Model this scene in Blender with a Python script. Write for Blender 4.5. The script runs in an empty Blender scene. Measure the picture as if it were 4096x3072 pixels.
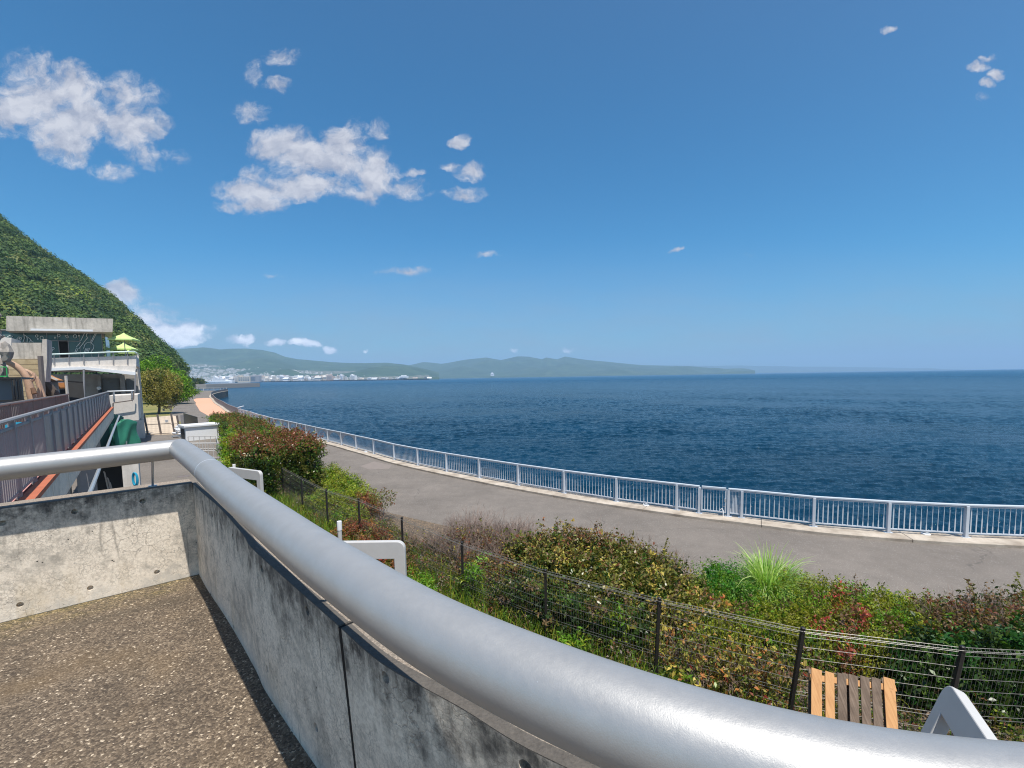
import bpy, bmesh, math, random
import numpy as np
from mathutils import Vector, Matrix
random.seed(7); rng = np.random.default_rng(7)
S = bpy.context.scene
COL = S.collection
# ------------------------------------------------------------------ camera
FPX = 1852.0; PITCH = math.radians(4.5); ROLL = 0.0159; SHY = 116.7
EYE = np.array([0, 0, 5.6])
FW = np.array([0, math.cos(PITCH), -math.sin(PITCH)])
R0 = np.array([1., 0, 0]); U0 = np.array([0, math.sin(PITCH), math.cos(PITCH)])
RT = math.cos(ROLL)*R0 - math.sin(ROLL)*U0
UP = math.cos(ROLL)*U0 + math.sin(ROLL)*R0
def ray(px, py): return FW + RT*((px-2048)/FPX) - UP*((py-1536-SHY)/FPX)
def G(px, py, z=0.):           # where a line of sight meets a level
    d = ray(px, py); return EYE + d*((z-EYE[2])/d[2])
def D(px, py, y):              # where a line of sight meets a distance
    d = ray(px, py); return EYE + d*(y/d[1])
cam = bpy.data.cameras.new('camera'); cob = bpy.data.objects.new('camera', cam); COL.objects.link(cob)
cam.sensor_width = 36; cam.lens = FPX/4096*36; cam.shift_y = SHY/4096
cam.clip_start = .05; cam.clip_end = 40000
m = Matrix.Identity(4)
for i in range(3):
    m[i][0] = RT[i]; m[i][1] = UP[i]; m[i][2] = -FW[i]; m[i][3] = EYE[i]
cob.matrix_world = m
S.camera = cob
# ------------------------------------------------------------------ objects
ROOT = {}
def tag(o, label=None, cat=None, group=None, kind=None):
    for k, v in (('label', label), ('category', cat), ('group', group), ('kind', kind)):
        if v: o[k] = v
    return o
def thing(name, label, cat, loc=(0, 0, 0), group=None):
    o = bpy.data.objects.new(name, None); COL.objects.link(o); o.location = [float(a) for a in loc]
    o.empty_display_size = .2
    ROOT[o.name] = np.array(loc, float)
    return tag(o, label, cat, group)
def rootloc(o):
    while o.parent: o = o.parent
    return ROOT.get(o.name, np.zeros(3))
def link(name, me, mat, parent=None, smooth=False):
    o = bpy.data.objects.new(name, me); COL.objects.link(o)
    if mat: me.materials.append(mat)
    if smooth: me.polygons.foreach_set('use_smooth', np.ones(len(me.polygons), bool))
    if parent: o.parent = parent
    return o
def np_mesh(name, V, F, mat, parent=None, smooth=False, col=None, off=True):
    """V (n,3); F (m,k) all faces the same size; col (m,3) face colours"""
    V = np.asarray(V, np.float32); F = np.asarray(F, np.int32)
    if parent is not None and off: V = V - rootloc(parent).astype(np.float32)
    me = bpy.data.meshes.new(name); k = F.shape[1]
    me.vertices.add(len(V)); me.vertices.foreach_set('co', V.ravel())
    me.loops.add(F.size); me.loops.foreach_set('vertex_index', F.ravel())
    me.polygons.add(len(F))
    me.polygons.foreach_set('loop_start', np.arange(0, F.size, k, dtype=np.int32))
    me.polygons.foreach_set('loop_total', np.full(len(F), k, np.int32))
    me.update(calc_edges=True)
    if col is not None:
        a = me.attributes.new('tint', 'FLOAT_COLOR', 'FACE')
        c = np.ones((len(F), 4), np.float32); c[:, :3] = col; a.data.foreach_set('color', c.ravel())
    return link(name, me, mat, parent, smooth)
class MB:
    def __init__(s): s.v = []; s.f = []
    def add(s, V, F):
        n = len(s.v); s.v.extend([tuple(map(float, a)) for a in V]); s.f.extend([tuple(i+n for i in q) for q in F]); return s
    def box(s, c, d, ang=0, rx=0):
        x, y, z = [a/2 for a in d]; ca, sa = math.cos(ang), math.sin(ang); V = []
        for sx, sy, sz in ((-1,-1,-1),(1,-1,-1),(1,1,-1),(-1,1,-1),(-1,-1,1),(1,-1,1),(1,1,1),(-1,1,1)):
            a, b, e = sx*x, sy*y, sz*z
            b, e = b*math.cos(rx)-e*math.sin(rx), b*math.sin(rx)+e*math.cos(rx)
            V.append((c[0]+a*ca-b*sa, c[1]+a*sa+b*ca, c[2]+e))
        return s.add(V, [(0,3,2,1),(4,5,6,7),(0,1,5,4),(1,2,6,5),(2,3,7,6),(3,0,4,7)])
    def bar(s, p, q, w, h, up=(0, 0, 1)):   # rectangular bar between two points
        p = np.array(p, float); q = np.array(q, float); t = q-p; t /= np.linalg.norm(t)
        u = np.array(up, float); sd = np.cross(t, u); n = np.linalg.norm(sd)
        if n < 1e-4: sd = np.cross(t, (0, 1, 0)); n = np.linalg.norm(sd)
        sd /= n; u = np.cross(sd, t); V = []
        for e in (p, q):
            for a, b in ((-1,-1),(1,-1),(1,1),(-1,1)): V.append(e+sd*a*w/2+u*b*h/2)
        return s.add(V, [(0,1,2,3),(7,6,5,4),(0,4,5,1),(1,5,6,2),(2,6,7,3),(3,7,4,0)])
    def prism(s, poly, z0, z1):  # poly in plan, anticlockwise
        n = len(poly); V = [(p[0], p[1], z0) for p in poly]+[(p[0], p[1], z1) for p in poly]
        return s.add(V, [tuple(range(n))[::-1], tuple(range(n, 2*n))]+[(i, (i+1) % n, n+(i+1) % n, n+i) for i in range(n)])
    def plate(s, O, ex, ey, poly, t):  # outline poly in axes ex, ey from O, thickness t along the normal
        O, ex, ey = (np.array(a, float) for a in (O, ex, ey)); nz = np.cross(ex, ey); nz /= np.linalg.norm(nz); n = len(poly)
        V = [O+ex*a+ey*b-nz*t/2 for a, b in poly]+[O+ex*a+ey*b+nz*t/2 for a, b in poly]
        return s.add(V, [tuple(range(n))[::-1], tuple(range(n, 2*n))]+[(i, (i+1) % n, n+(i+1) % n, n+i) for i in range(n)])
    def tube(s, path, r, n=8, cap=True):
        P = np.array(path, float); m = len(P); r = np.broadcast_to(np.array(r, float), (m,))
        T = np.gradient(P, axis=0); T /= np.linalg.norm(T, axis=1)[:, None]+1e-12
        up = np.array([0, 0, 1.]) if abs(T[0][2]) < .9 else np.array([1., 0, 0])
        V = []
        for i in range(m):
            a = np.cross(T[i], up); a /= np.linalg.norm(a)+1e-12; b = np.cross(a, T[i]); up = b
            for k in range(n):
                t = 2*math.pi*k/n; V.append(P[i]+r[i]*(a*math.cos(t)+b*math.sin(t)))
        F = [(i*n+k, i*n+(k+1) % n, (i+1)*n+(k+1) % n, (i+1)*n+k) for i in range(m-1) for k in range(n)]
        if cap: F += [tuple(range(n))[::-1], tuple((m-1)*n+k for k in range(n))]
        return s.add(V, F)
    def cyl(s, p, q, r, n=12): return s.tube([p, q], r, n)
    def lathe(s, c, prof, n=16):
        V = []; m = len(prof)
        for r, z in prof:
            for k in range(n): V.append((c[0]+r*math.cos(2*math.pi*k/n), c[1]+r*math.sin(2*math.pi*k/n), c[2]+z))
        F = [(i*n+k, i*n+(k+1) % n, (i+1)*n+(k+1) % n, (i+1)*n+k) for i in range(m-1) for k in range(n)]
        return s.add(V, F+[tuple(range(n))[::-1], tuple((m-1)*n+k for k in range(n))])
    def build(s, name, mat, parent=None, smooth=False, bevel=0):
        o0 = rootloc(parent) if parent else np.zeros(3)
        me = bpy.data.meshes.new(name)
        me.from_pydata([tuple(np.array(v)-o0) for v in s.v], [], s.f)
        bm = bmesh.new(); bm.from_mesh(me)
        bmesh.ops.recalc_face_normals(bm, faces=bm.faces); bm.to_mesh(me); bm.free(); me.update()
        o = link(name, me, mat, parent, False)
        if smooth:
            me.polygons.foreach_set('use_smooth', np.ones(len(me.polygons), bool))
            try: me.set_sharp_from_angle(angle=math.radians(40))
            except Exception: pass
        if bevel:
            b = o.modifiers.new('bevel', 'BEVEL'); b.width = bevel; b.segments = 2; b.limit_method = 'ANGLE'; b.harden_normals = False
        return o
def catmull(pts, n=10):
    P = np.array(pts, float); Q = np.vstack([2*P[0]-P[1], P, 2*P[-1]-P[-2]]); o = []
    for i in range(1, len(Q)-2):
        a, b, c, d = Q[i-1:i+3]
        for t in np.linspace(0, 1, n, endpoint=False):
            o.append(.5*(2*b+(c-a)*t+(2*a-5*b+4*c-d)*t*t+(3*b-a-3*c+d)*t**3))
    return np.array(o+[Q[-2]])
def normals2(P):
    T = np.gradient(np.array(P, float)[:, :2], axis=0); T /= np.linalg.norm(T, axis=1)[:, None]
    return np.column_stack([-T[:, 1], T[:, 0]])
def along(P, step):
    P = np.array(P, float); d = np.concatenate([[0], np.cumsum(np.linalg.norm(np.diff(P, axis=0), axis=1))])
    n = max(1, round(d[-1]/step)); s = np.linspace(0, d[-1], n+1)
    return np.column_stack([np.interp(s, d, P[:, k]) for k in range(P.shape[1])])
# ------------------------------------------------------------------ node helper
class NT:
    def __init__(s, nt): s.nt = nt; s.n = nt.nodes; s.l = nt.links
    def put(s, sock, v):
        if v is None: return
        if isinstance(v, bpy.types.NodeSocket): s.l.new(v, sock)
        elif isinstance(v, (tuple, list)) and sock.type == 'RGBA' and len(v) == 3: sock.default_value = (*v, 1)
        else: sock.default_value = v
    def node(s, t, **kw):
        n = s.n.new(t)
        for k, v in kw.items(): setattr(n, k, v)
        return n
    def math(s, op, a, b=None, c=None, clamp=False):
        n = s.node('ShaderNodeMath', operation=op, use_clamp=clamp)
        for i, v in enumerate((a, b, c)): s.put(n.inputs[i], v)
        return n.outputs[0]
    def vmath(s, op, a, b=None, scale=None):
        n = s.node('ShaderNodeVectorMath', operation=op); s.put(n.inputs[0], a); s.put(n.inputs[1], b)
        if scale is not None: s.put(n.inputs['Scale'], scale)
        return n.outputs[1] if op in ('LENGTH', 'DOT_PRODUCT', 'DISTANCE') else n.outputs[0]
    def noise(s, vec, scale, detail=3, rough=.55, dist=0., out=0):
        n = s.node('ShaderNodeTexNoise'); s.put(n.inputs['Vector'], vec); s.put(n.inputs['Scale'], scale)
        s.put(n.inputs['Detail'], detail); s.put(n.inputs['Roughness'], rough); s.put(n.inputs['Distortion'], dist)
        return n.outputs[out]
    def voro(s, vec, scale, feature='F1', out=0, rand=1.):
        n = s.node('ShaderNodeTexVoronoi', feature=feature); s.put(n.inputs['Vector'], vec); s.put(n.inputs['Scale'], scale); s.put(n.inputs['Randomness'], rand)
        return n.outputs[out]
    def ramp(s, f, stops, interp='LINEAR'):
        n = s.node('ShaderNodeValToRGB'); n.color_ramp.interpolation = interp; e = n.color_ramp.elements
        while len(e) < len(stops): e.new(.5)
        for q, (p, c) in zip(e, stops):
            q.position = p; q.color = (c, c, c, 1) if isinstance(c, (int, float)) else (*c, 1)
        s.put(n.inputs[0], f); return n.outputs[0]
    def mapr(s, v, a, b, c=0., d=1., smooth=False):
        n = s.node('ShaderNodeMapRange'); n.interpolation_type = 'SMOOTHSTEP' if smooth else 'LINEAR'
        for i, q in enumerate((v, a, b, c, d)): s.put(n.inputs[i], q)
        return n.outputs[0]
    def mix(s, f, a, b, mode='MIX'):
        n = s.node('ShaderNodeMix', data_type='RGBA', blend_type=mode); s.put(n.inputs[0], f); s.put(n.inputs[6], a); s.put(n.inputs[7], b); return n.outputs[2]
    def pos(s): return s.node('ShaderNodeNewGeometry').outputs['Position']
    def scale(s, v, k): return s.vmath('MULTIPLY', v, k)
    def bump(s, h, strength=.3, dist=.01, normal=None):
        n = s.node('ShaderNodeBump'); s.put(n.inputs['Height'], h); n.inputs['Strength'].default_value = strength; n.inputs['Distance'].default_value = dist
        s.put(n.inputs['Normal'], normal); return n.outputs[0]
    def _sep(s, v):
        n = s.node('ShaderNodeSeparateXYZ'); s.put(n.inputs[0], v); return n.outputs
def mat(name, color=None, rough=.6, metal=0., fn=None, **kw):
    m = bpy.data.materials.new(name); m.use_nodes = True; t = NT(m.node_tree); b = t.n['Principled BSDF']
    b.inputs['Roughness'].default_value = rough; b.inputs['Metallic'].default_value = metal
    for k, v in kw.items(): t.put(b.inputs[k.replace('_', ' ')], v)
    if color: b.inputs['Base Color'].default_value = (*color, 1)
    if fn:
        r = fn(t) or {}
        for k, v in r.items(): t.put(b.inputs[k], v)
    return m
def mottled(name, c, rough=.65, var=.25, scale=6., bump=.15, metal=0., fine=60.):
    def f(t):
        p = t.pos(); a = t.noise(p, scale, 5, .6); b = t.noise(p, fine, 3, .6)
        k = t.math('ADD', t.math('MULTIPLY', a, var*1.6), t.math('MULTIPLY', b, var*.8)); k = t.math('ADD', k, 1-var*1.2)
        return {'Base Color': t.mix(1., c, t.vmath('SCALE', (1, 1, 1), None, k), 'MULTIPLY'), 'Normal': t.bump(b, bump, .01)}
    return mat(name, c, rough, metal, f)
SUN_E = 4.8; SKY_STR = .10; SKY_DUST = .4; SKY_HUE = .5; SKY_SAT = 1.0; SKY_VAL = 1.0; SKY_TINT = (.25, .79, 1.03)
HAZE_D = 1.15e-4; HAZE_COL = (.44, .66, .90); EXPO = 0.36
CL_LO = (3.3, 3.5, 4.3); CL_HI = (5.8, 5.8, 6.2); VEIL = (2.7, 3.0, 3.6)
# ------------------------------------------------------------------ materials
def f_wall(t):
    p = t.pos(); x, y, z = t._sep(p)
    h = t.math('SUBTRACT', z, 4.05)
    st = t.noise(t.scale(p, (17, 17, 1.1)), 1., 5, .65)                   # streaks running down
    bl = t.noise(p, 2.6, 6, .62); fi = t.noise(p, 52, 5, .72); mid = t.noise(p, 11, 6, .7)
    c = t.mix(t.mapr(fi, .32, .62), (.60, .51, .405), (.93, .815, .665))
    c = t.mix(t.math('MULTIPLY', t.mapr(t.math('ADD', mid, t.math('MULTIPLY', bl, .6)), .76, .98), .75), c, (.30, .27, .225))
    c = t.mix(t.math('MULTIPLY', t.mapr(t.math('ADD', fi, t.math('MULTIPLY', bl, .5)), .80, 1.0), .8), c, (.20, .178, .15))
    c = t.mix(t.math('MULTIPLY', t.mapr(t.math('ADD', st, t.math('MULTIPLY', bl, .35)), .80, .96), .55), c, (.22, .20, .17))
    wp = t.vmath('ADD', p, t.vmath('SCALE', t.noise(p, 16, 4, .65, out=1), None, .06))
    ck = t.math('MULTIPLY', t.mapr(t.voro(wp, 15., 'DISTANCE_TO_EDGE'), .0, .03, 1, 0), t.mapr(t.noise(p, 4.3, 3), .48, .60))
    ck2 = t.math('MULTIPLY', t.mapr(t.voro(wp, 40., 'DISTANCE_TO_EDGE'), .0, .09, 1, 0), t.mapr(t.noise(p, 6.3, 3), .34, .62))
    c = t.mix(t.math('MULTIPLY', ck, .5), c, (.14, .12, .10)); c = t.mix(t.math('MULTIPLY', ck2, .6), c, (.26, .22, .18))
    dl = t.math('MULTIPLY', t.mapr(t.math('ABSOLUTE', t.math('SUBTRACT', t.noise(t.vmath('ADD', t.scale(p, (3.4, 3.4, .25)), t.vmath('SCALE', t.noise(p, 5, 3, out=1), None, .10)), 1., 1, .5), .5)), 0, .011, 1, 0), t.mapr(t.noise(p, 2.1, 2), .45, .6)); c = t.mix(t.math('MULTIPLY', dl, .6), c, (.17, .15, .125))
    pit = t.mapr(t.voro(p, 24.), .07, .13, 1, 0); pm = t.mapr(t.noise(p, 11, 2), .58, .62)
    c = t.mix(t.math('MULTIPLY', pit, pm), c, (.02, .02, .02))
    ye = t.math('MULTIPLY', t.mapr(h, .0, .30, 1, 0), t.mapr(t.noise(t.scale(p, (5, 5, .7)), 1., 3), .54, .70))
    c = t.mix(t.math('MULTIPLY', ye, .6), c, (.42, .30, .13))
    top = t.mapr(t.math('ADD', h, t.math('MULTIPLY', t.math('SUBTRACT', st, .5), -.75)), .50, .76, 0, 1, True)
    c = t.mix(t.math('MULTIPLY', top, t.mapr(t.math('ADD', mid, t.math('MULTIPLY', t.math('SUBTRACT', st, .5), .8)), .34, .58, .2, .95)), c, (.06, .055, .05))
    lo = t.math('MULTIPLY', t.mapr(h, .04, .16, 1, 0), t.mapr(mid, .35, .6))
    c = t.mix(t.math('MULTIPLY', lo, .5), c, (.76, .70, .61))
    hh = t.math('SUBTRACT', t.math('MULTIPLY', fi, .5), t.math('ADD', t.math('MULTIPLY', ck, .7), t.math('MULTIPLY', pit, pm)))
    return {'Base Color': c, 'Normal': t.bump(hh, .5, .006)}
m_wall = mat('weathered_concrete', rough=.85, fn=f_wall)
def f_cope(t):
    p = t.pos(); fi = t.noise(p, 120, 4, .75); b = t.noise(p, 7, 5, .7)
    c = t.ramp(fi, [(.32, (.10, .082, .066)), (.47, (.25, .20, .155)), (.64, (.44, .365, .29))])
    c = t.mix(t.mapr(b, .5, .75), c, (.16, .145, .12))
    return {'Base Color': c, 'Normal': t.bump(fi, .7, .006)}
m_cope = mat('worn_coping_mortar', rough=.9, fn=f_cope)
m_edge = mottled('stained_shade_mortar', (.10, .088, .075), .9, .6, 30, .5, 0, 120)  # algae stain, with the tube's shadow on the coping darkened into the colour
def f_agg(t):
    p = t.pos(); n = t.voro(p, 100., 'F1', 1); d = t.voro(p, 100.); big = t.noise(p, 1.5, 5, .6); mid = t.noise(p, 5.5, 4, .6)
    g = t._sep(n)[0]
    c = t.ramp(g, [(0, (.075, .054, .036)), (.22, (.125, .092, .061)), (.55, (.185, .138, .093)), (.82, (.26, .20, .138)), (.97, (.55, .45, .33))], 'CONSTANT')
    e = t.voro(p, 100., 'DISTANCE_TO_EDGE')
    c = t.mix(t.mapr(e, 0, .10, .75, 0), c, (.07, .05, .032))
    c = t.mix(1., c, t.ramp(mid, [(.28, .74), (.5, .97), (.72, 1.2)]), 'MULTIPLY')
    c = t.mix(t.math('MULTIPLY', t.mapr(big, .52, .72), .30), c, (.26, .17, .08))
    x, y, z = t._sep(p)
    moss = t.math('ADD', t.math('MULTIPLY', x, .658), t.math('MULTIPLY', y, -.753))     # distance from the left parapet
    moss = t.mapr(t.math('ADD', moss, t.math('MULTIPLY', t.math('SUBTRACT', mid, .5), .35)), -4.41, -4.05, 1, 0, True)
    c = t.mix(t.math('MULTIPLY', moss, t.ramp(t.noise(p, 6, 4), [(.35, .2), (.6, .85)])), c, t.mix(t.mapr(g, .3, .9), (.07, .062, .026), (.30, .22, .09)))
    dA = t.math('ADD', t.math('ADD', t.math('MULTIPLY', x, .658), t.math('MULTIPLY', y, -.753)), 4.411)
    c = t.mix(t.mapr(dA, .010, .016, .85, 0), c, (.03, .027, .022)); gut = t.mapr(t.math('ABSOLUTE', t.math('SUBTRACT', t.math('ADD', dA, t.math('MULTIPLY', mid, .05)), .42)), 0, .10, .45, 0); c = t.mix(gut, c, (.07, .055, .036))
    return {'Base Color': c, 'Normal': t.bump(t.math('SUBTRACT', t.math('MULTIPLY', g, .6), d), .75, .006)}
m_agg = mat('exposed_aggregate', rough=.75, fn=f_agg)
def f_steel(t):
    p = t.pos(); a = t.noise(p, 380, 3, .75); b = t.noise(p, 14, 4, .6); d = t.noise(p, 60, 4, .7)
    sp = t.mapr(t.voro(p, 70.), .025, .05, 1, 0); sm = t.mapr(t.noise(p, 9, 2), .64, .66)
    c = t.mix(t.mapr(b, .2, .8), (.40, .395, .385), (.455, .45, .44))
    c = t.mix(t.math('MULTIPLY', sp, sm), c, (.85, .86, .88))
    return {'Base Color': c, 'Normal': t.bump(t.math('ADD', t.math('MULTIPLY', a, .5), t.math('MULTIPLY', d, .9)), .16, .003),
            'Roughness': t.mapr(d, .3, .7, .40, .50)}
m_pipe = mat('silver_paint', rough=.45, metal=.5, fn=f_steel)
m_seam = mottled('bright_weld', (.72, .75, .78), .35, .1, 20, .1, .5)
def f_asph(t):
    p = t.pos(); f = t.noise(p, 70, 4, .75); b = t.noise(p, .35, 5, .6); mm = t.noise(p, 2.2, 4, .6)
    g = t._sep(t.voro(p, 90., 'F1', 1))[0]
    c = t.ramp(f, [(.3, (.105, .090, .077)), (.5, (.168, .145, .124)), (.72, (.26, .228, .196))])
    c = t.mix(1., c, t.ramp(b, [(.3, .80), (.7, 1.14)]), 'MULTIPLY'); c = t.mix(1., c, t.ramp(mm, [(.3, .9), (.7, 1.08)]), 'MULTIPLY')
    c = t.mix(t.mapr(g, .965, .99), c, (.42, .40, .37))
    ck = t.math('MULTIPLY', t.mapr(t.voro(t.vmath('ADD', p, t.vmath('SCALE', t.noise(p, 1.2, 3, out=1), None, .8)), .22, 'DISTANCE_TO_EDGE'), 0, .006, 1, 0), t.mapr(t.noise(p, .25), .5, .56))
    c = t.mix(t.math('MULTIPLY', ck, .55), c, (.06, .055, .05))
    return {'Base Color': c, 'Normal': t.bump(f, .35, .006)}
m_asph = mat('worn_asphalt', rough=.9, fn=f_asph)
m_patch = mottled('patch_asphalt', (.215, .182, .160), .9, .25, 4, .3, 0, 70)
def f_kerb(t):
    p = t.pos(); f = t.noise(p, 45, 4, .7); b = t.noise(p, 1.6, 5, .65)
    c = t.ramp(b, [(.3, (.27, .22, .17)), (.52, (.43, .37, .30)), (.72, (.55, .48, .40))])
    c = t.mix(t.mapr(f, .58, .72), c, (.20, .17, .14)); return {'Base Color': c, 'Normal': t.bump(f, .4, .006)}
m_kerb = mat('kerb_concrete', rough=.9, fn=f_kerb)
def f_conc(t):
    p = t.pos(); st = t.noise(t.scale(p, (3, 3, .35)), 1., 5, .65); f = t.noise(p, 6, 5, .7); b = t.noise(p, .8, 4)
    c = t.mix(t.mapr(f, .3, .7), (.44, .395, .335), (.60, .545, .47))
    c = t.mix(t.math('MULTIPLY', t.mapr(st, .5, .68), .75), c, (.17, .155, .13)); c = t.mix(t.math('MULTIPLY', t.mapr(b, .45, .65), .4), c, (.27, .245, .21))
    return {'Base Color': c, 'Normal': t.bump(f, .3, .02)}
m_conc = mat('streaked_concrete', rough=.85, fn=f_conc)
def f_conc2(t):
    p = t.pos(); st = t.noise(t.scale(p, (2, 2, .3)), 1., 5, .65); f = t.noise(p, 5, 5, .7)
    c = t.mix(t.mapr(f, .3, .7), (.58, .53, .475), (.70, .645, .585)); c = t.mix(t.math('MULTIPLY', t.mapr(st, .52, .72), .4), c, (.33, .31, .285))
    return {'Base Color': c, 'Normal': t.bump(f, .2, .02)}
m_conc2 = mat('clean_concrete', rough=.8, fn=f_conc2)
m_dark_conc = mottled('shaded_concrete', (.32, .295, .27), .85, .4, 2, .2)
m_rail = mottled('pale_blue_paint', (.55, .585, .63), .42, .12, 5, .05)
m_greyrail = mottled('grey_paint', (.27, .262, .265), .5, .18, 4, .05)
m_panel = mottled('grey_acrylic_panel', (.25, .245, .255), .35, .15, 2, .04)
m_brownrail = mottled('brown_paint', (.17, .14, .125), .55, .2, 5, .05)
m_joint = mat('joint_black', (.004, .004, .004), .9)
m_black = mottled('black_paint', (.018, .016, .016), .45, .3, 8, .1)
m_wire = mottled('fence_wire', (.12, .115, .105), .4, .3, 8, .1, .3)
m_wirel = mottled('pale_wire', (.22, .21, .19), .4, .2, 8, .1, .3)
m_white = mottled('white_paint', (.74, .75, .76), .5, .10, 5, .06)
m_finwhite = mottled('fin_paint', (.50, .49, .475), .5, .12, 5, .06)
m_lamp = mat('lamp_glass', (.78, .78, .78), .3)
m_salmon = mottled('salmon_paving', (.68, .36, .235), .85, .10, .6, .1)
m_red = mottled('red_brick_ledge', (.42, .125, .062), .75, .35, 5, .2)
m_pinkdeck = mottled('pink_deck', (.52, .25, .215), .8, .2, 3, .1)
m_stone = mottled('pale_paving', (.56, .45, .33), .85, .3, 1.0, .1)
m_tarp = mottled('green_tarpaulin', (.035, .20, .125), .45, .35, 3, .3)
m_tarpd = mottled('dark_green_tarpaulin', (.01, .045, .036), .5, .4, 3, .3)
m_blue = mottled('blue_rope', (.02, .33, .50), .5, .3, 30, .3)
m_shade = mottled('lime_canvas', (.50, .66, .24), .7, .08, 3, .05)
m_steel = mottled('galvanised_steel', (.50, .52, .54), .4, .2, 8, .1, .6)
m_glassrail = mottled('pale_green_rail', (.52, .63, .60), .35, .1, 3, .05)
m_orange = mottled('orange_board', (.50, .21, .07), .7, .3, 3, .1)
m_lattice = mottled('white_tiles', (.62, .62, .60), .6, .15, 3, .05)
m_int = mottled('dark_interior', (.045, .045, .045), .8, .4, 1.5, .1)
m_shutter = mottled('grey_shutter', (.13, .135, .135), .6, .25, 1.2, .05)
m_line = mat('white_line_drawing', (.62, .66, .66), .6)
m_green = mottled('green_frame', (.03, .42, .10), .5, .15, 5, .05)
m_rock = mottled('rock', (.30, .27, .235), .9, .7, 1.3, .8, 0, 9)
def f_wood(t):
    p = t.pos(); a = t.noise(t.scale(p, (40, 3, 3)), 1., 4, .6); k = t.noise(p, 9, 3)
    c = t.ramp(a, [(.3, (.42, .20, .07)), (.6, (.56, .30, .12)), (.8, (.33, .155, .055))]); return {'Base Color': t.mix(t.mapr(k, .66, .74), c, (.30, .15, .06))}
m_wood = mat('new_pallet_wood', rough=.7, fn=f_wood)
def f_woodo(t):
    p = t.pos(); a = t.noise(t.scale(p, (40, 3, 3)), 1., 5, .7); k = t.noise(p, 6, 4)
    c = t.ramp(a, [(.3, (.10, .068, .046)), (.55, (.175, .125, .09)), (.8, (.26, .20, .155))]); return {'Base Color': t.mix(1., c, t.ramp(k, [(.3, .7), (.7, 1.15)]), 'MULTIPLY')}
m_woodo = mat('weathered_pallet_wood', rough=.85, fn=f_woodo)
m_log = mottled('stripped_log', (.52, .33, .22), .7, .4, 3, .4, 0, 20)
m_logcut = mottled('log_end', (.16, .085, .05), .8, .3, 3, .2)
def f_board(t):
    p = t.pos(); x, y, z = t._sep(p); w = t.math('FRACT', t.math('MULTIPLY', z, 3.1)); f = t.noise(p, 4, 5, .7)
    c = t.mix(t.mapr(f, .3, .7), (.36, .27, .15), (.52, .41, .25)); g = t.math('MULTIPLY', t.mapr(w, .0, .22, 1, 0), .8)
    return {'Base Color': t.mix(g, c, (.07, .05, .03))}
m_board = mat('ribbed_board_wall', rough=.85, fn=f_board)
def f_soil(t):
    p = t.pos(); a = t.noise(p, 5, 5, .7); b = t._sep(t.voro(p, 45., 'F1', 1))
    c = t.ramp(a, [(.3, (.045, .035, .025)), (.55, (.12, .092, .065)), (.75, (.21, .16, .11))])
    c = t.mix(t.mapr(b[0], .82, .9), c, (.32, .22, .13)); return {'Base Color': c, 'Normal': t.bump(a, .8, .03)}
m_soil = mat('dry_soil', rough=.95, fn=f_soil)
def f_lawn(t):
    p = t.pos(); a = t.noise(p, .18, 5, .65); b = t.noise(p, 9, 4, .7)
    c = t.ramp(a, [(.3, (.135, .155, .035)), (.5, (.21, .195, .055)), (.7, (.31, .245, .10))]); return {'Base Color': t.mix(1., c, t.ramp(b, [(.3, .65), (.7, 1.2)]), 'MULTIPLY'), 'Normal': t.bump(b, .8, .04)}
m_lawn = mat('dry_lawn', rough=.95, fn=f_lawn)
def leafmat(name, rough=.5, trans=.35):
    m = bpy.data.materials.new(name); m.use_nodes = True; t = NT(m.node_tree); b = t.n['Principled BSDF']
    a = t.node('ShaderNodeAttribute', attribute_name='tint').outputs['Color']
    t.put(b.inputs['Base Color'], a); b.inputs['Roughness'].default_value = rough; b.inputs['Specular IOR Level'].default_value = .35
    tr = t.node('ShaderNodeBsdfTranslucent'); t.put(tr.inputs[0], t.mix(1., a, (1.5, 1.6, .8), 'MULTIPLY'))
    mx = t.node('ShaderNodeMixShader'); mx.inputs[0].default_value = trans
    t.l.new(b.outputs[0], mx.inputs[1]); t.l.new(tr.outputs[0], mx.inputs[2]); t.l.new(mx.outputs[0], t.n['Material Output'].inputs[0]); return m
m_leaf = leafmat('leaves'); m_leafg = leafmat('glossy_leaves', .32, .28); m_forest = leafmat('forest_leaves', .7, .2)
m_bark = mottled('bark', (.10, .075, .058), .9, .5, 8, .5)
m_twig = mottled('grey_twigs', (.27, .20, .165), .85, .3, 9, .2)
m_stem = mottled('pale_stem', (.38, .33, .28), .8, .3, 9, .2)
def f_bld(t):
    oi = t.node('ShaderNodeObjectInfo'); r = oi.outputs['Random']; tc = t.node('ShaderNodeTexCoord').outputs['Object']
    c = t.ramp(r, [(0, (.70, .70, .72)), (.22, (.52, .50, .47)), (.42, (.62, .56, .48)), (.58, (.80, .80, .80)), (.78, (.40, .38, .38)), (.90, (.55, .42, .34))], 'CONSTANT')
    return {'Base Color': c}
m_bld = mat('town_walls', rough=.7, fn=f_bld)
m_bldwin = mottled('town_windows', (.10, .12, .15), .3, .2, .3, .0)
m_bldroof = mat('town_roofs', rough=.7, fn=lambda t: {'Base Color': t.ramp(t.node('ShaderNodeObjectInfo').outputs['Random'], [(0, (.20, .21, .24)), (.4, (.45, .45, .46)), (.7, (.30, .17, .13)), (.85, (.6, .6, .6))], 'CONSTANT')})
m_bwhite = mottled('terminal_white', (.86, .86, .86), .5, .06, .1, 0); m_beige = mottled('hotel_beige', (.62, .52, .38), .7, .1, .1, 0)
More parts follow.
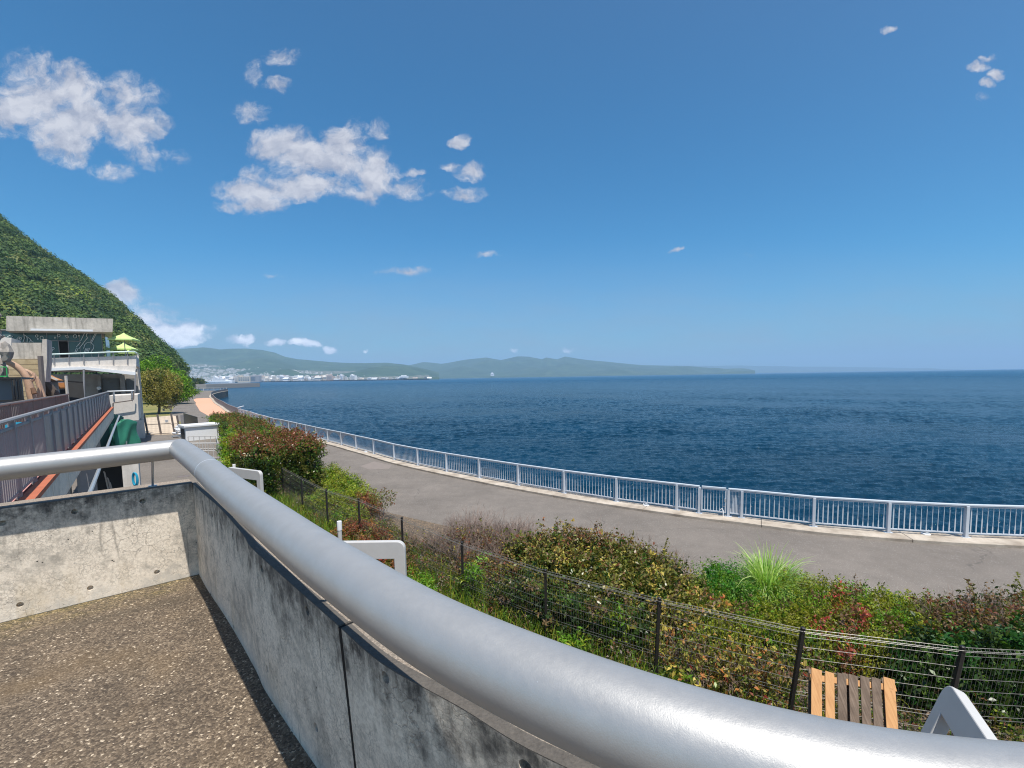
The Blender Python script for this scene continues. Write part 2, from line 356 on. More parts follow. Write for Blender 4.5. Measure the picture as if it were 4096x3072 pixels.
def f_mtn(t):
    p = t.pos(); a = t.noise(p, .006, 6, .65); b = t.noise(p, .03, 4, .6)
    c = t.ramp(a, [(.3, (.022, .052, .030)), (.55, (.040, .080, .045)), (.75, (.085, .12, .065))]); return {'Base Color': t.mix(1., c, t.ramp(b, [(.3, .7), (.7, 1.2)]), 'MULTIPLY')}
m_mtn = mat('distant_forest', rough=.95, fn=f_mtn)
def f_cityland(t):
    p = t.pos(); a = t.noise(p, .02, 5, .65); c = t.ramp(a, [(.35, (.05, .075, .04)), (.52, (.13, .14, .11)), (.68, (.28, .27, .25))]); return {'Base Color': c}
m_cityland = mat('town_ground', rough=.95, fn=f_cityland)
def f_sea(t):
    p = t.pos(); d = t.vmath('LENGTH', t.vmath('SUBTRACT', p, (0, 0, 5.6)))
    q = t.scale(p, (.62, 1.3, 1.))
    a = t.noise(q, 2.3, 5, .66); b = t.noise(q, .7, 4, .62); g = t.noise(p, .035, 4, .6)
    e = t.noise(t.scale(p, (.22, .5, 1.)), 1., 5, .7); h = t.math('ADD', t.math('ADD', t.math('MULTIPLY', a, .20), t.math('MULTIPLY', b, .42)), t.math('MULTIPLY', e, t.mapr(d, 40, 600, .1, .75)))
    n = t.node('ShaderNodeBump'); n.inputs['Distance'].default_value = 1.; t.put(n.inputs['Height'], h); t.put(n.inputs['Strength'], t.mapr(d, 20, 300, .75, 1.))
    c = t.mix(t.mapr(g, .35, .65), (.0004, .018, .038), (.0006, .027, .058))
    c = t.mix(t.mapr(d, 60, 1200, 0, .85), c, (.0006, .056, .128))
    return {'Base Color': c, 'Normal': n.outputs[0], 'Roughness': t.mapr(d, 20, 900, .08, .30)}
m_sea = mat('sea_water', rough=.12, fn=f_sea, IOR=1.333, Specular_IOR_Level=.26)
def f_foam(t): return {}
# ------------------------------------------------------------------ sun, sky, clouds, haze
SUN_EL = math.radians(68); SH = np.array([.50, -.866]); SH = SH/np.linalg.norm(SH)
SUNV = np.array([SH[0]*math.cos(SUN_EL), SH[1]*math.cos(SUN_EL), math.sin(SUN_EL)])
sl = bpy.data.lights.new('sun', 'SUN'); sl.energy = SUN_E; sl.angle = math.radians(.53); sl.color = (1, .955, .88)
so = bpy.data.objects.new('sun', sl); COL.objects.link(so); so.location = (20, -20, 60)
so.rotation_euler = Vector(SUNV).to_track_quat('Z', 'Y').to_euler()
W = bpy.data.worlds.new('World'); S.world = W; W.use_nodes = True
w = NT(W.node_tree); bg = w.n['Background']
sky = w.node('ShaderNodeTexSky'); sky.sky_type = 'NISHITA'; sky.sun_disc = False
sky.sun_elevation = SUN_EL; sky.sun_rotation = math.atan2(SH[0], SH[1]); sky.altitude = 10
sky.air_density = 1.; sky.dust_density = SKY_DUST; sky.ozone_density = 3.
dv = w.node('ShaderNodeTexCoord').outputs['Generated']
dx, dy, dz = w._sep(dv)
yy = w.math('MAXIMUM', dy, .02)
CLOUDS = [  # x, y, half width, half height on the sheet of sky ahead, weight
 (150,394,165,105,1.00),(294,349,125,85,1.00),(316,484,215,80,1.15),(271,570,115,85,1.00),(520,507,150,75,0.95),(497,380,140,70,0.53),(113,285,95,70,0.53),(610,620,120,45,0.39),(443,679,85,40,0.45),(30,440,90,90,0.80),
 (1136,579,120,70,1.05),(1207,612,130,65,1.10),(1370,585,105,75,1.00),(1424,514,55,45,0.52),(1510,519,50,38,0.53),(1342,655,160,60,1.00),(1500,682,95,80,1.00),(1234,753,195,55,1.05),(1028,753,155,52,1.00),(1055,805,95,42,0.95),(1456,774,60,36,0.60),(935,818,75,26,0.43),(1033,693,55,48,0.65),(1180,690,80,50,0.43),
 (1847,563,46,24,0.85),(1798,658,34,18,0.60),(1880,679,58,30,0.85),(1646,747,85,38,0.62),(1657,685,50,12,0.52),(1863,763,90,26,0.47),(1630,1086,100,20,0.60),(1939,1024,60,11,0.43),(1082,1108,36,10,0.39),
 (1130,235,75,38,0.62),(1111,352,48,26,0.56),(1005,445,62,40,0.53),(1018,300,30,50,0.34),
 (504,1187,80,42,1.10),(600,1250,90,36,0.43),(690,1325,165,50,1.25),(600,1290,90,45,0.90),(800,1335,60,22,0.60),(963,1357,50,20,1.00),(1110,1370,36,16,0.90),(1222,1374,62,18,1.00),(1315,1387,24,15,1.00),(2266,1392,40,10,0.65),(1464,1390,14,8,0.52),(2048,1399,18,8,0.47),
 (3540,125,24,12,0.52),(3910,245,50,18,0.53),(3950,215,34,14,0.43),(3985,283,32,24,0.95),(3945,318,34,20,0.62),(3920,372,34,16,0.34),(2705,1010,34,8,0.43),(2990,1018,40,9,0.30)]
uv = w.node('ShaderNodeCombineXYZ'); w.put(uv.inputs[0], w.math('DIVIDE', dx, yy)); w.put(uv.inputs[1], w.math('DIVIDE', dz, yy)); uv = uv.outputs[0]
wa = w.vmath('SUBTRACT', w.noise(uv, 8., 5, .58, out=1), (.5, .5, .5)); wb = w.vmath('SUBTRACT', w.noise(uv, 42., 4, .6, out=1), (.5, .5, .5))
uvw = w.vmath('ADD', w.vmath('ADD', uv, w.vmath('MULTIPLY', wa, (.085, .06, 0))), w.vmath('MULTIPLY', wb, (.016, .013, 0)))
fld = None
for cx, cy, rx, ry, wt in CLOUDS:
    d = ray(cx, cy); u0, v0 = d[0]/d[1], d[2]/d[1]; k = 1/(FPX*d[1])
    e = w.vmath('MULTIPLY', w.vmath('SUBTRACT', uvw, (u0, v0, 0)), (FPX/rx/1.25, FPX/ry/1.25, 0))
    q = w.math('MULTIPLY_ADD', w.vmath('LENGTH', e), -wt, wt)
    fld = q if fld is None else w.math('MAXIMUM', fld, q)
fb = w.noise(w.scale(uvw, (1., 1.35, 1.)), 15., 7, .60); fb2 = w.noise(w.scale(w.vmath('ADD', uvw, (.006, .016, 0)), (1., 1.35, 1.)), 15., 5, .55)
dens = w.math('ADD', fld, w.math('MULTIPLY', w.math('SUBTRACT', fb, .5), 1.6))
dens = w.math('ADD', dens, w.math('MULTIPLY', w.math('SUBTRACT', w.noise(uvw, 55., 5, .68), .5), .95)); alpha = w.mapr(dens, -.06, .70, 0, 1, True)
alpha = w.math('MULTIPLY', alpha, w.mapr(dy, .02, .2)); alpha = w.math('MULTIPLY', alpha, w.mapr(fld, 0, .12))
lit = w.math('ADD', w.mapr(dens, .3, 1.3, .45, .62), w.math('MULTIPLY', w.math('SUBTRACT', fb, fb2), 3.4), None, True)
ccol = w.mix(lit, (CL_LO[0], CL_LO[1], CL_LO[2]), (CL_HI[0], CL_HI[1], CL_HI[2])); ccol = w.vmath('SCALE', ccol, None, w.mapr(w.math('DIVIDE', dz, yy), .03, .24, 2.1, 1., True))
# thin veil low over the hills
veil = w.math('MULTIPLY', w.mapr(w.math('DIVIDE', dz, yy), .0, .30, .85, 0, True), w.mapr(w.noise(w.scale(uv, (2., 9., 1.)), 2.2, 5, .6), .25, .65, .55, 1.))
veil = w.math('MULTIPLY', veil, w.mapr(w.math('DIVIDE', dx, yy), -.75, .5, 1., .8))
hs = w.node('ShaderNodeHueSaturation'); hs.inputs['Hue'].default_value = SKY_HUE; hs.inputs['Saturation'].default_value = SKY_SAT; hs.inputs['Value'].default_value = SKY_VAL
w.put(hs.inputs['Color'], sky.outputs[0])
sdot = w.vmath('DOT_PRODUCT', dv, tuple(SUNV)); tint = w.mix(w.mapr(sdot, .05, .95, 0, 1, True), SKY_TINT, (.90, .93, .95)); skc = w.mix(1., hs.outputs[0], tint, 'MULTIPLY')
c = w.mix(veil, skc, (VEIL[0], VEIL[1], VEIL[2])); c = w.mix(w.math('MULTIPLY', alpha, .94), c, ccol)
w.put(bg.inputs[0], c); bg.inputs[1].default_value = SKY_STR
# the air
hz = MB(); hz.box((0, 8700, 298), (46000, 19000, 612)); ho = hz.build('haze', None); tag(ho, kind='stuff')
hm = bpy.data.materials.new('air'); hm.use_nodes = True; t = NT(hm.node_tree); t.n.remove(t.n['Principled BSDF'])
pv = t.node('ShaderNodeVolumePrincipled'); pv.inputs['Color'].default_value = (*HAZE_COL, 1); pv.inputs['Density'].default_value = HAZE_D; pv.inputs['Anisotropy'].default_value = .0
t.l.new(pv.outputs[0], t.n['Material Output'].inputs['Volume']); ho.data.materials.append(hm)
if HAZE_D <= 0: bpy.data.objects.remove(ho)
# ------------------------------------------------------------------ terrace
FL = 4.05; WT = .75
WB = catmull([(-2.55,3.63),(-2.28,3.33),(-1.85,2.87),(-1.42,2.37),(-1.27,2.18),(-.94,1.83),(-.68,1.56),(-.57,1.445),(-.38,1.25),(-.14,1.07),(.06,.915),(.45,.70),(1.0,.52),(1.7,.44),(2.4,.55)], 8)
NB = normals2(WB); NB = NB if NB[0][0] > 0 else -NB     # outward
adir = np.array([-.753, -.658]); nA = np.array([.658, -.753])      # left parapet: direction away from the corner, inward normal
C0 = np.array([-2.55, 3.63]); A1 = C0+adir*5.2
def holes(o, pts, r, depth):
    """sink round tie holes into a wall mesh"""
    c = MB()
    for p, n in pts: c.tube([np.array(p)-np.array(n)*depth, np.array(p)+np.array(n)*.05], r, 14)
    co = c.build('cutter', None); md = o.modifiers.new('cut', 'BOOLEAN'); md.object = co; md.operation = 'DIFFERENCE'; md.solver = 'EXACT'
    co.matrix_parent_inverse = Matrix(); co.location = (0, 0, 0)
    bpy.context.view_layer.update(); dg = bpy.context.evaluated_depsgraph_get()
    me = bpy.data.meshes.new_from_object(o.evaluated_get(dg)); o.modifiers.remove(md); o.data = me; bpy.data.objects.remove(co)
BOT = np.interp(np.arange(len(WB)), [0, 8, 16, 24, 34, 46, 60, 112], [0, 0, .004, .02, .03, .04, .05, .06])
def wall_strip(i0, i1, w0, w1, z0, z1):
    I = WB[i0:i1+1]; N = NB[i0:i1+1]
    if z1-z0 > .1:        # the face leans in a little towards its top
        mb = MB(); n = len(I); Bt = I+N*(w0+BOT[i0:i1+1])[:, None]; Tp = I+N*w0; Bo = I+N*(w1+.06); To = I+N*w1
        V = [(*Bt[k], z0) for k in range(n)]+[(*Tp[k], z1) for k in range(n)]+[(*To[k], z1) for k in range(n)]+[(*Bo[k], z0) for k in range(n)]; F = []
        for r_ in range(4):
            q_ = (r_+1) % 4; F += [(r_*n+k, r_*n+k+1, q_*n+k+1, q_*n+k) for k in range(n-1)]
        return mb.add(V, F+[(0, n, 2*n, 3*n), (n-1, 4*n-1, 3*n-1, 2*n-1)])
    poly = np.vstack([I+N*w0, (I+N*w1)[::-1]])
    return MB().prism([tuple(p) for p in poly], z0, z1)
jn = int(np.argmin(np.linalg.norm(WB-np.array([-.57, 1.445]), axis=1)))
# left parapet
la = thing('parapet_wall', 'sunlit concrete parapet on the left, cracked, with black stains along its top', 'wall', (C0[0], C0[1], FL))
b = MB(); o = nA*-.2
b.prism([tuple(C0), tuple(C0-nA*.2+adir*0), tuple(A1-nA*.2), tuple(A1)], FL-.05, FL+WT-.003)
wa_ = b.build('wall', m_wall, la)
for n_, m_, w0, w1 in (('stained_shade_edge', m_edge, 0., -.045), ('coping', m_cope, -.045, -.204)):  # inner strip coloured dark for both grime and the tube's shade
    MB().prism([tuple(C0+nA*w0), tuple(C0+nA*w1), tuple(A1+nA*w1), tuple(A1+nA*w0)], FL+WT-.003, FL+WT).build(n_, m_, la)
def hitA(px, py):
    d = ray(px, py); m_ = np.array([nA[0], nA[1], 0]); t_ = ((np.array([*C0, 0])-EYE)@m_)/(d@m_); return EYE+d*t_
def hitB(px, py):          # where a line of sight meets the curved parapet face
    d = ray(px, py); best = None
    for i in range(len(WB)-1):
        e = WB[i+1]-WB[i]; M = np.array([[d[0], -e[0]], [d[1], -e[1]]]); t_, u = np.linalg.solve(M, WB[i]-EYE[:2])
        if -.02 <= u <= 1.02 and t_ > 0 and best is None: q = EYE+d*(t_*(1+.05*max(0, 1-(5.6+d[2]*t_-FL)/WT))); best = (q, -NB[i])
    return best
pts = [(tuple(hitA(*q)), (nA[0], nA[1], 0)) for q in ((80,2419),(361,2352),(628,2288),(10,2093),(298,2047),(570,2005),(-190,2480))]
wa_.data.transform(Matrix.Translation(rootloc(la))); la2 = wa_.parent; wa_.parent = None
holes(wa_, pts, .018, .03); wa_.data.transform(Matrix.Translation(-Vector(rootloc(la)))); wa_.parent = la2
# curved parapet: two panels with a joint
def curved(i0, i1, label, hl):
    t = thing('parapet_wall', label, 'wall', (WB[i0][0], WB[i0][1], FL))
    o = wall_strip(i0, i1, 0, .2, FL-.05, FL+WT-.003).build('wall', m_wall, None)
    pts = []
    for q in hl:
        h = hitB(*q)
        if h: pts.append((tuple(h[0]), (h[1][0], h[1][1], 0)))
    holes(o, pts, .018, .03)
    o.data.transform(Matrix.Translation(-Vector(rootloc(t)))); o.parent = t
    wall_strip(i0, i1, 0., .035, FL+WT-.003, FL+WT).build('stained_shade_edge', m_edge, t); wall_strip(i0, i1, .035, .204, FL+WT-.003, FL+WT).build('coping', m_cope, t)
    return t
# joint: pull the strip ends apart by 12 mm
dj = (WB[jn]-WB[jn-1]); dj /= np.linalg.norm(dj)
keep = WB[jn].copy()
WB[jn] = keep-dj*.010
curved(0, jn, 'shaded curved concrete parapet panel between the corner and the black vertical joint', [(802,2269),(851,2059),(860,2373),(932,2147),(945,2505),(1046,2274),(1068,2676),(1228,2444),(1258,2912)])
WB[jn] = keep+dj*.010
curved(jn, len(WB)-1, 'curved concrete parapet panel under the thick pipe, right of the black joint', [(1541,2710),(2101,3070)])
WB[jn] = keep
jt_ = np.array([dj[0], dj[1], 0])*.0102; jn_ = np.array([NB[jn][0], NB[jn][1], 0]); k3 = np.array([keep[0], keep[1], 0]); jv = []
for s_ in (-1, 1):
    for o_, z_ in ((BOT[jn]-.001, FL+.001), (.19, FL+.001), (.19, FL+WT-.004), (-.001, FL+WT-.004)): jv.append(k3+jt_*s_+jn_*o_+np.array([0, 0, z_]))
jo = MB().add(jv, [(0,1,2,3),(7,6,5,4),(0,4,5,1),(1,5,6,2),(2,6,7,3),(3,7,4,0)]).build('joint_filler', m_joint)
tag(jo, 'black joint filler strip between the two curved parapet panels', 'joint strip')
# floor
fp = [tuple(C0)]+[tuple(p) for p in (C0+adir*5.2,)]+[(-6.5, -6), (3, -6), (2.6, .5)]+[tuple(p) for p in (WB+NB*(BOT+.01)[:, None])[::-1][1:-1]]
fo = MB().prism(fp, FL-.25, FL); f_ = fo.build('terrace_floor', m_agg); tag(f_, kind='structure')
# supporting walls under the terrace
ub = MB(); I = WB+NB*.17
ub.prism([tuple(p) for p in np.vstack([I, [(2.6, -5.9), (-6.4, -5.9)], [A1-nA*.15]])], -.2, FL-.26)
tag(ub.build('terrace_base_wall', m_conc), 'concrete base wall carrying the terrace above the garden', 'wall')
# handrail: one thick silver tube bent at the corner
Zp = [5.095,5.08,5.075,5.07,5.07,5.065,5.06,5.06]
Bp = [(-2.6542,3.6917),(-2.0464,3.0169),(-1.4989,2.3841),(-.9856,1.8157),(-.517,1.3048),(-.0739,.8779),(.3972,.59),(.9093,.4998)]
B3 = [((5.6-z)/.55*x, (5.6-z)/.55*y, z) for (x, y), z in zip(Bp, Zp)]+[(1.6, .42, 5.06), (2.5, .5, 5.06)]
cor = np.array([-2.751*.918, 3.799*.918, 5.095]); aend = np.array([-3.34*.9636, 3.02*.9636, 5.07]); aend = cor+(aend-cor)*3.2
RP = .0735
hr = thing('handrail', 'thick silver painted tube handrail running along the terrace parapet', 'handrail', (C0[0], C0[1], FL+WT))
pth = catmull(np.vstack([[cor], B3]), 14)
tA = (aend-cor)/np.linalg.norm(aend-cor); tB = pth[1]-pth[0]; tB /= np.linalg.norm(tB)
def mitred(path, mit, r, n=40):
    """tube whose first ring is sheared on to the mitre plane"""
    mb = MB().tube(path, r, n, False); V = np.array(mb.v); t = path[1]-path[0]; t = t/np.linalg.norm(t)
    for k in range(n):
        d = V[k]-path[0]; V[k] = V[k]-t*(d@mit)/(t@mit)
    mb.v = [tuple(v) for v in V]; return mb
mit = tA-tB; mit /= np.linalg.norm(mit)
mitred(np.array([cor+(aend-cor)*f for f in np.linspace(0, 1, 12)]), mit, RP).build('straight_tube', m_pipe, hr, True)
mitred(pth, mit, RP).build('curved_tube', m_pipe, hr, True)
def ring(c, t, r, w_, name, mt):
    mb = MB().tube([c-t*w_/2, c-t*w_*.2, c+t*w_*.2, c+t*w_/2], [r-.0012, r+.0008, r+.0008, r-.0012], 40, False); mb.build(name, mt, hr, True)
# weld at the mitre: a thin elliptical bead
bead = []
u1 = np.cross(tA, mit); u1 /= np.linalg.norm(u1); u2 = np.cross(mit, u1)
sA = abs(tA@mit)
for k in range(49):
    a = 2*math.pi*k/48; v = u1*math.cos(a)*RP+u2*math.sin(a)*RP/sA; bead.append(cor+v)
MB().tube(bead, .0016, 6, False).build('weld_bead', m_pipe, hr, True)
gs = G(792, 1890, 5.085); ks = int(np.argmin(np.linalg.norm(pth-gs, axis=1))); ts = pth[ks+1]-pth[ks-1]; ts /= np.linalg.norm(ts)
ring(pth[ks], ts, RP, .009, 'sleeve_joint', m_seam)
for f in (.17, ):
    q = cor+(aend-cor)*.0+tA*.17; base = np.array([q[0], q[1], FL+WT])-np.array([nA[0], nA[1], 0])*.20
    hp = MB().tube([base, q-np.array([0, 0, RP*.7])], .0085, 12).build('post', m_steel, hr, True)
    MB().lathe(base, [(.03, 0), (.03, .006), (.012, .009)], 16).build('foot_plate', m_steel, hp, True)
    q2 = cor+tA*1.75; base = np.array([q2[0], q2[1], FL+WT])-np.array([nA[0], nA[1], 0])*.16
    MB().tube([base, q2-np.array([0, 0, RP*.7])], .0085, 12).build('post', m_steel, hr, True)
for i in (34, 62, 92, 118):
    n = np.array([pth[i+1][1]-pth[i-1][1], -(pth[i+1][0]-pth[i-1][0])]); n /= np.linalg.norm(n); n = -n if n@NB[0] < 0 else n
    base = np.array([pth[i][0]+n[0]*.15, pth[i][1]+n[1]*.15, FL+WT]); MB().tube([base, pth[i]-np.array([0, 0, RP*.7])], .0085, 12).build('post', m_steel, hr, True)
# ------------------------------------------------------------------ shore, ground and sea
K2 = 4096/2212
base_px = [(2085,1160),(1918,1150),(1757,1137),(1602,1118),(1573,1115),(1510,1108),(1462,1101),(1332,1083),(1219,1065),(1120,1048),(1036,1032),(965,1018),(903,1005),(852,993),(808,980),(770,970),(738,961)]
POST = [G(x*K2, y*K2, .1) for x, y in base_px]
far_px = [(1890,1620),(1765,1595),(1660,1560),(1580,1530),(1490,1505),(1415,1475),(1345,1447),(1285,1425),(1225,1405),(1130,1385)]
fp_ = [G(700+x/4.424, 1350+y/4.424, .1) for x, y in far_px]
line1 = [POST[-1]]
mid_ = along(np.array([POST[-1], [-17.2,41.8,.1], [-20.2,45.3,.1], [-23.2,48.8,.1], fp_[0]]), 3.0)[1:-1]
SMOOTH = np.array(fp_); 
POST += [np.array(p) for p in mid_]+[np.array(p) for p in fp_]
POST = np.array(POST)
RIGHT = np.array([POST[0]+(2.12*i, -.36*i+.005*i*i, 0) for i in (9, 7, 5, 4, 3, 2, 1)])
ENDP = POST[-1].copy()
FARC = np.array([(-46.15,77.4,.1),(-54,88,.1),(-63,101,.1),(-73,115,.1),(-84,131,.1),(-95,147.5,.1),(-107,165,.1),(-118,182,.1),(-131,203,.1),(-143,225,.1),(-155,248,.1),(-163,266,.1),(-172,280,.1)])
SHORE = np.vstack([RIGHT, POST, FARC])
sn = normals2(SHORE); sn = sn if (sn[0]@np.array([0, 1.])) > 0 else -sn
def edge(off): return SHORE[:, :2]+sn*off
E0 = edge(.28)
poly = [tuple(p) for p in E0]+[(-260, 330), (-420, 330), (-420, -60), (40, -60), (60, -20)]
gm = MB().prism(poly[::-1], -7, -.0) ; gnd = gm.build('ground', m_asph); tag(gnd, kind='structure')
# kerb: raised concrete strip in segments carrying the railing
kb = MB(); a_, c_ = along(np.column_stack([edge(.275), np.zeros(len(SHORE))]), .5), None
KO = catmull(np.column_stack([edge(.275), edge(-.62)]), 6)
ds = np.concatenate([[0], np.cumsum(np.linalg.norm(np.diff(KO[:, :2], axis=0), axis=1))])
sg = np.arange(0, ds[-1]-1, 4.2)
for a in sg:
    q = np.linspace(a+.008, a+4.192, 6); X = np.column_stack([np.interp(q, ds, KO[:, k]) for k in range(4)])
    kb.prism([tuple(p) for p in X[:, :2]]+[tuple(p) for p in X[::-1, 2:]], -.02, .1)
tag(kb.build('kerb', m_kerb, None, bevel=.012), kind='structure')
# patch in the asphalt
pp = [G(x, y, .004) for x, y in ((1440,1865),(1497,1845),(1568,1862),(1555,1876),(1478,1878))]
pm = np_mesh('road_patch', pp, [[4, 3, 2, 1]], m_patch); 
me = pm.data; me.clear_geometry(); me.from_pydata([tuple(p) for p in pp], [], [(4,3,2,1,0)]); tag(pm, kind='structure')
# lawn, salmon path, pale paving beyond the gate
def sheet(name, pts, z, mt, kind='structure'):
    me = bpy.data.meshes.new(name); me.from_pydata([(float(p[0]), float(p[1]), z) for p in pts], [], [tuple(range(len(pts)))])
    bm = bmesh.new(); bm.from_mesh(me); bmesh.ops.recalc_face_normals(bm, faces=bm.faces)
    for f in bm.faces:
        if f.normal.z < 0: f.normal_flip()
    bm.to_mesh(me); bm.free()
    return tag(link(name, me, mt), kind=kind)
sheet('lawn', [(-43,62),(-60,58),(-130,84),(-150,150),(-140,172),(-118,160),(-104,140),(-94,126),(-76,104),(-62,84),(-50,68)], .004, m_lawn)
P1 = catmull([(-30,57.5),(-38.6,68.6),(-45.3,78),(-62,101),(-83,130.8),(-96,149.5),(-104.3,158.7)], 5)
P2 = [(-105.8,155.1),(-100,145.5),(-93.8,136.8),(-86,126),(-79.3,116),(-70,103),(-59.9,88.7),(-50,76),(-40,64.5),(-31,54)]
sheet('salmon_path', [tuple(p) for p in P1]+P2, .008, m_salmon)
sheet('pale_paving', [G(x, y, 0)[:2] for x, y in ((570,1742),(690,1738),(712,1690),(705,1665),(690,1662),(575,1672))], .012, m_stone)
# garden strip between terrace and promenade
FENCE = np.array([(-10.9,21.6),(-8.9,19.2),(-6.94,16.92),(-5.27,15.49),(-3.28,13.3),(-1.29,11.17),(.65,9.45),(2.63,8.14),(4.58,7.08),(6.57,6.51),(8.7,6.25),(10.9,6.2)])
ROADE = catmull([(-36,62),(-26,46.5),(-18.5,35),(-11.2,25.2),(-6.9,20.4),(-1.4,16.4),(4.4,13.0),(6.8,11.1),(9.0,10.0),(11.2,9.9),(14,10.0),(19,9.7)], 4)
sheet('garden_bed', [tuple(p) for p in ROADE]+[(19,-4),(-3,-4),(-9,3),(-14,14),(-13,19),(-13.8,24),(-20,34),(-28,46),(-37,60)], .004, m_soil)
# sea
def sea():
    nr, na = 1450, 900; RM = 17000.
    r = 17*np.exp(np.linspace(0, math.log(RM/17), nr)); th = np.radians(np.linspace(-58, 64, na))
    Rr, Th = np.meshgrid(r, th, indexing='ij'); X = Rr*np.sin(Th); Y = Rr*np.cos(Th)
    Z = np.zeros_like(X); dr = Rr*(math.log(RM/17)/nr); g = np.random.default_rng(3)
    gust = np.zeros_like(X)
    for i in range(10):
        L = g.uniform(9, 90); a = g.uniform(0, 6.28); gust += np.sin(2*math.pi/L*(X*math.cos(a)+Y*math.sin(a))+g.uniform(0, 6.28))
    gust = 1+.16*gust
    for i in range(70):
        L = .8*(6./.8)**((i/69.)**1.1); a = math.radians(-84)+g.normal(0, .5); k = 2*math.pi/L
        amp = .0165*L*(1 if L < 3. else (3./L)**1.)*g.uniform(.6, 1.3)
        ph = k*(X*math.cos(a)+Y*math.sin(a))+g.uniform(0, 6.28)
        fade = np.clip((L/dr-2.2)/2.2, 0, 1)
        Z += amp*fade*gust*(.55*np.sin(ph)+1.5*(.64-np.abs(np.sin(ph/2+.785))))
    V = np.stack([X, Y, Z-3.2], -1).reshape(-1, 3)
    idx = np.arange(nr*na).reshape(nr, na)
    F = np.stack([idx[:-1, :-1], idx[:-1, 1:], idx[1:, 1:], idx[1:, :-1]], -1).reshape(-1, 4)
    # leave out water under the land
    c = V[F[:, 0]]; keep = ~((c[:, 1] < 60) & (c[:, 0] < -45)) & ~((c[:, 1]*1.0 < 9) & (c[:, 0] < 20))
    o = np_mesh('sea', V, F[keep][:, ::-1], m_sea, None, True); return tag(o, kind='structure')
sea()
# ------------------------------------------------------------------ sea railing
def up(p, h): return np.array([p[0], p[1], p[2]+h])
PB = [p for p in POST]
alls = [RIGHT[-2], RIGHT[-1]]+PB
rail = thing('sea_railing', 'long pale blue steel railing with upright bars along the sea side of the promenade', 'railing', PB[8])
H = 1.1
def dirs(i, L): 
    a = L[max(i-1, 0)]; b = L[min(i+1, len(L)-1)]; t = (b-a); t[2] = 0; return t/np.linalg.norm(t)
iend = 17+next(k for k in range(len(PB)) if True)*0
IARCH = 16            # from here on the bays carry arched plates
LASTP = len(PB)-1
gate_i = (4, 5)       # posts either side of the gate
def trapezoid_bars(mb, a, b, h0, h1, n, seed):
    g = random.Random(seed)
    for k in range(n):
        f = (k+.5)/n; p = a*(1-f)+b*f; t = (b-a)/np.linalg.norm(b-a)
        k1 = .5+.34*math.sin(2*math.pi*(f*1.0+.1+seed*.13)); zb = h0+(h1-h0)*k1
        # thin bar widening to a flat blade below a sloping line
        for z0, z1, w0, w1 in ((h0, zb-.05, .032, .032), (zb-.05, zb+.03, .032, .014), (zb+.03, h1, .014, .014)):
            V = []
            n_ = np.array([-t[1], t[0], 0])
            for z, w_ in ((z0, w0), (z1, w1)):
                for sx, sy in ((-1,-1),(1,-1),(1,1),(-1,1)): V.append(p+t*sx*w_/2+n_*sy*.006+np.array([0, 0, z]))
            mb.add(V, [(0,1,5,4),(1,2,6,5),(2,3,7,6),(3,0,4,7)])
def bay(a, b, i, parent, arch=0., name='bar_panel'):
    t = (b-a); L = np.linalg.norm(t); t = t/L; n_ = np.array([-t[1], t[0], 0]); mb = MB()
    p, q = a+t*.06, b-t*.06
    mb.bar(up(p, .13), up(q, .13), .05, .04); mb.bar(up(p, H-.10), up(q, H-.10), .03, .03)
    trapezoid_bars(mb, p, q, .15, H-.10, max(7, int(L/.155)), i)
    if arch > 0:     # plate with a round arch cut out of it
        w_ = (L-.12)/2; N = 12; rw = w_*.92; zc = H-.16-rw*arch*1.0
        P = []
        for k in range(N+1):
            an = math.pi*k/N; P.append((w_-rw*math.cos(an), zc+rw*arch*math.sin(an)))
        o = up(p, 0)-n_*.02; V = []; F = []
        top = H-.085
        prof = [(0, .16)]+P+[(2*w_, .16)]
        for x, z in prof: V += [o+t*max(0, min(2*w_, x))+np.array([0, 0, z]), o+t*(0 if x < w_ else 2*w_)+np.array([0, 0, z])]
        # spandrels as strips up to the top
        V = []; 
        for x, z in P: V += [o+t*x+np.array([0, 0, z]), o+t*x+np.array([0, 0, top])]
        F = [(2*k, 2*k+2, 2*k+3, 2*k+1) for k in range(N)]
        V += [o+np.array([0, 0, .16]), o+np.array([0, 0, top]), o+t*2*w_+np.array([0, 0, .16]), o+t*2*w_+np.array([0, 0, top])]
        m_ = 2*(N+1); F += [(m_, 0, 1, m_+1), (2*N, m_+2, m_+3, 2*N+1)]
        nv = len(V); V2 = [v-n_*.012 for v in V]
        mb.add(V+V2, F+[tuple(reversed([j+nv for j in f])) for f in F]+[(2*k, 2*k+nv, 2*k+2+nv, 2*k+2) for k in range(N)])
    return mb.build(name, m_rail, parent)
seq = alls
for i, p in enumerate(seq):
    t = dirs(i, seq); 
    gp = i-2 in gate_i
    wd = .15 if not gp else .10
    po = MB().bar(up(p, -.005), up(p, H-.06), wd, .09, (t[0], t[1], 0)).build('post', m_rail, rail, bevel=.006); MB().box((p[0], p[1], p[2]+.006), (.24, .17, .012), math.atan2(t[1], t[0])).build('base_plate', m_rail, po)
for i in range(len(seq)-1):
    if (i-2) == gate_i[0]: continue
    j = i-2; ar = 0 if j < IARCH-1 else min(1., .45+.12*(j-IARCH+1))
    bay(seq[i], seq[i+1], i, rail, ar)
def toprail(pts, parent, name='top_rail', mt=m_rail):
    mb = MB()
    for a, b in zip(pts[:-1], pts[1:]):
        t = (b-a)/np.linalg.norm(b-a); mb.bar(up(a, H-.03)-t*.0, up(b, H-.03)+t*.012, .11, .062)
    return mb.build(name, mt, parent, bevel=.012)
toprail(seq[:2+gate_i[0]+1], rail); toprail(seq[2+gate_i[1]:], rail)
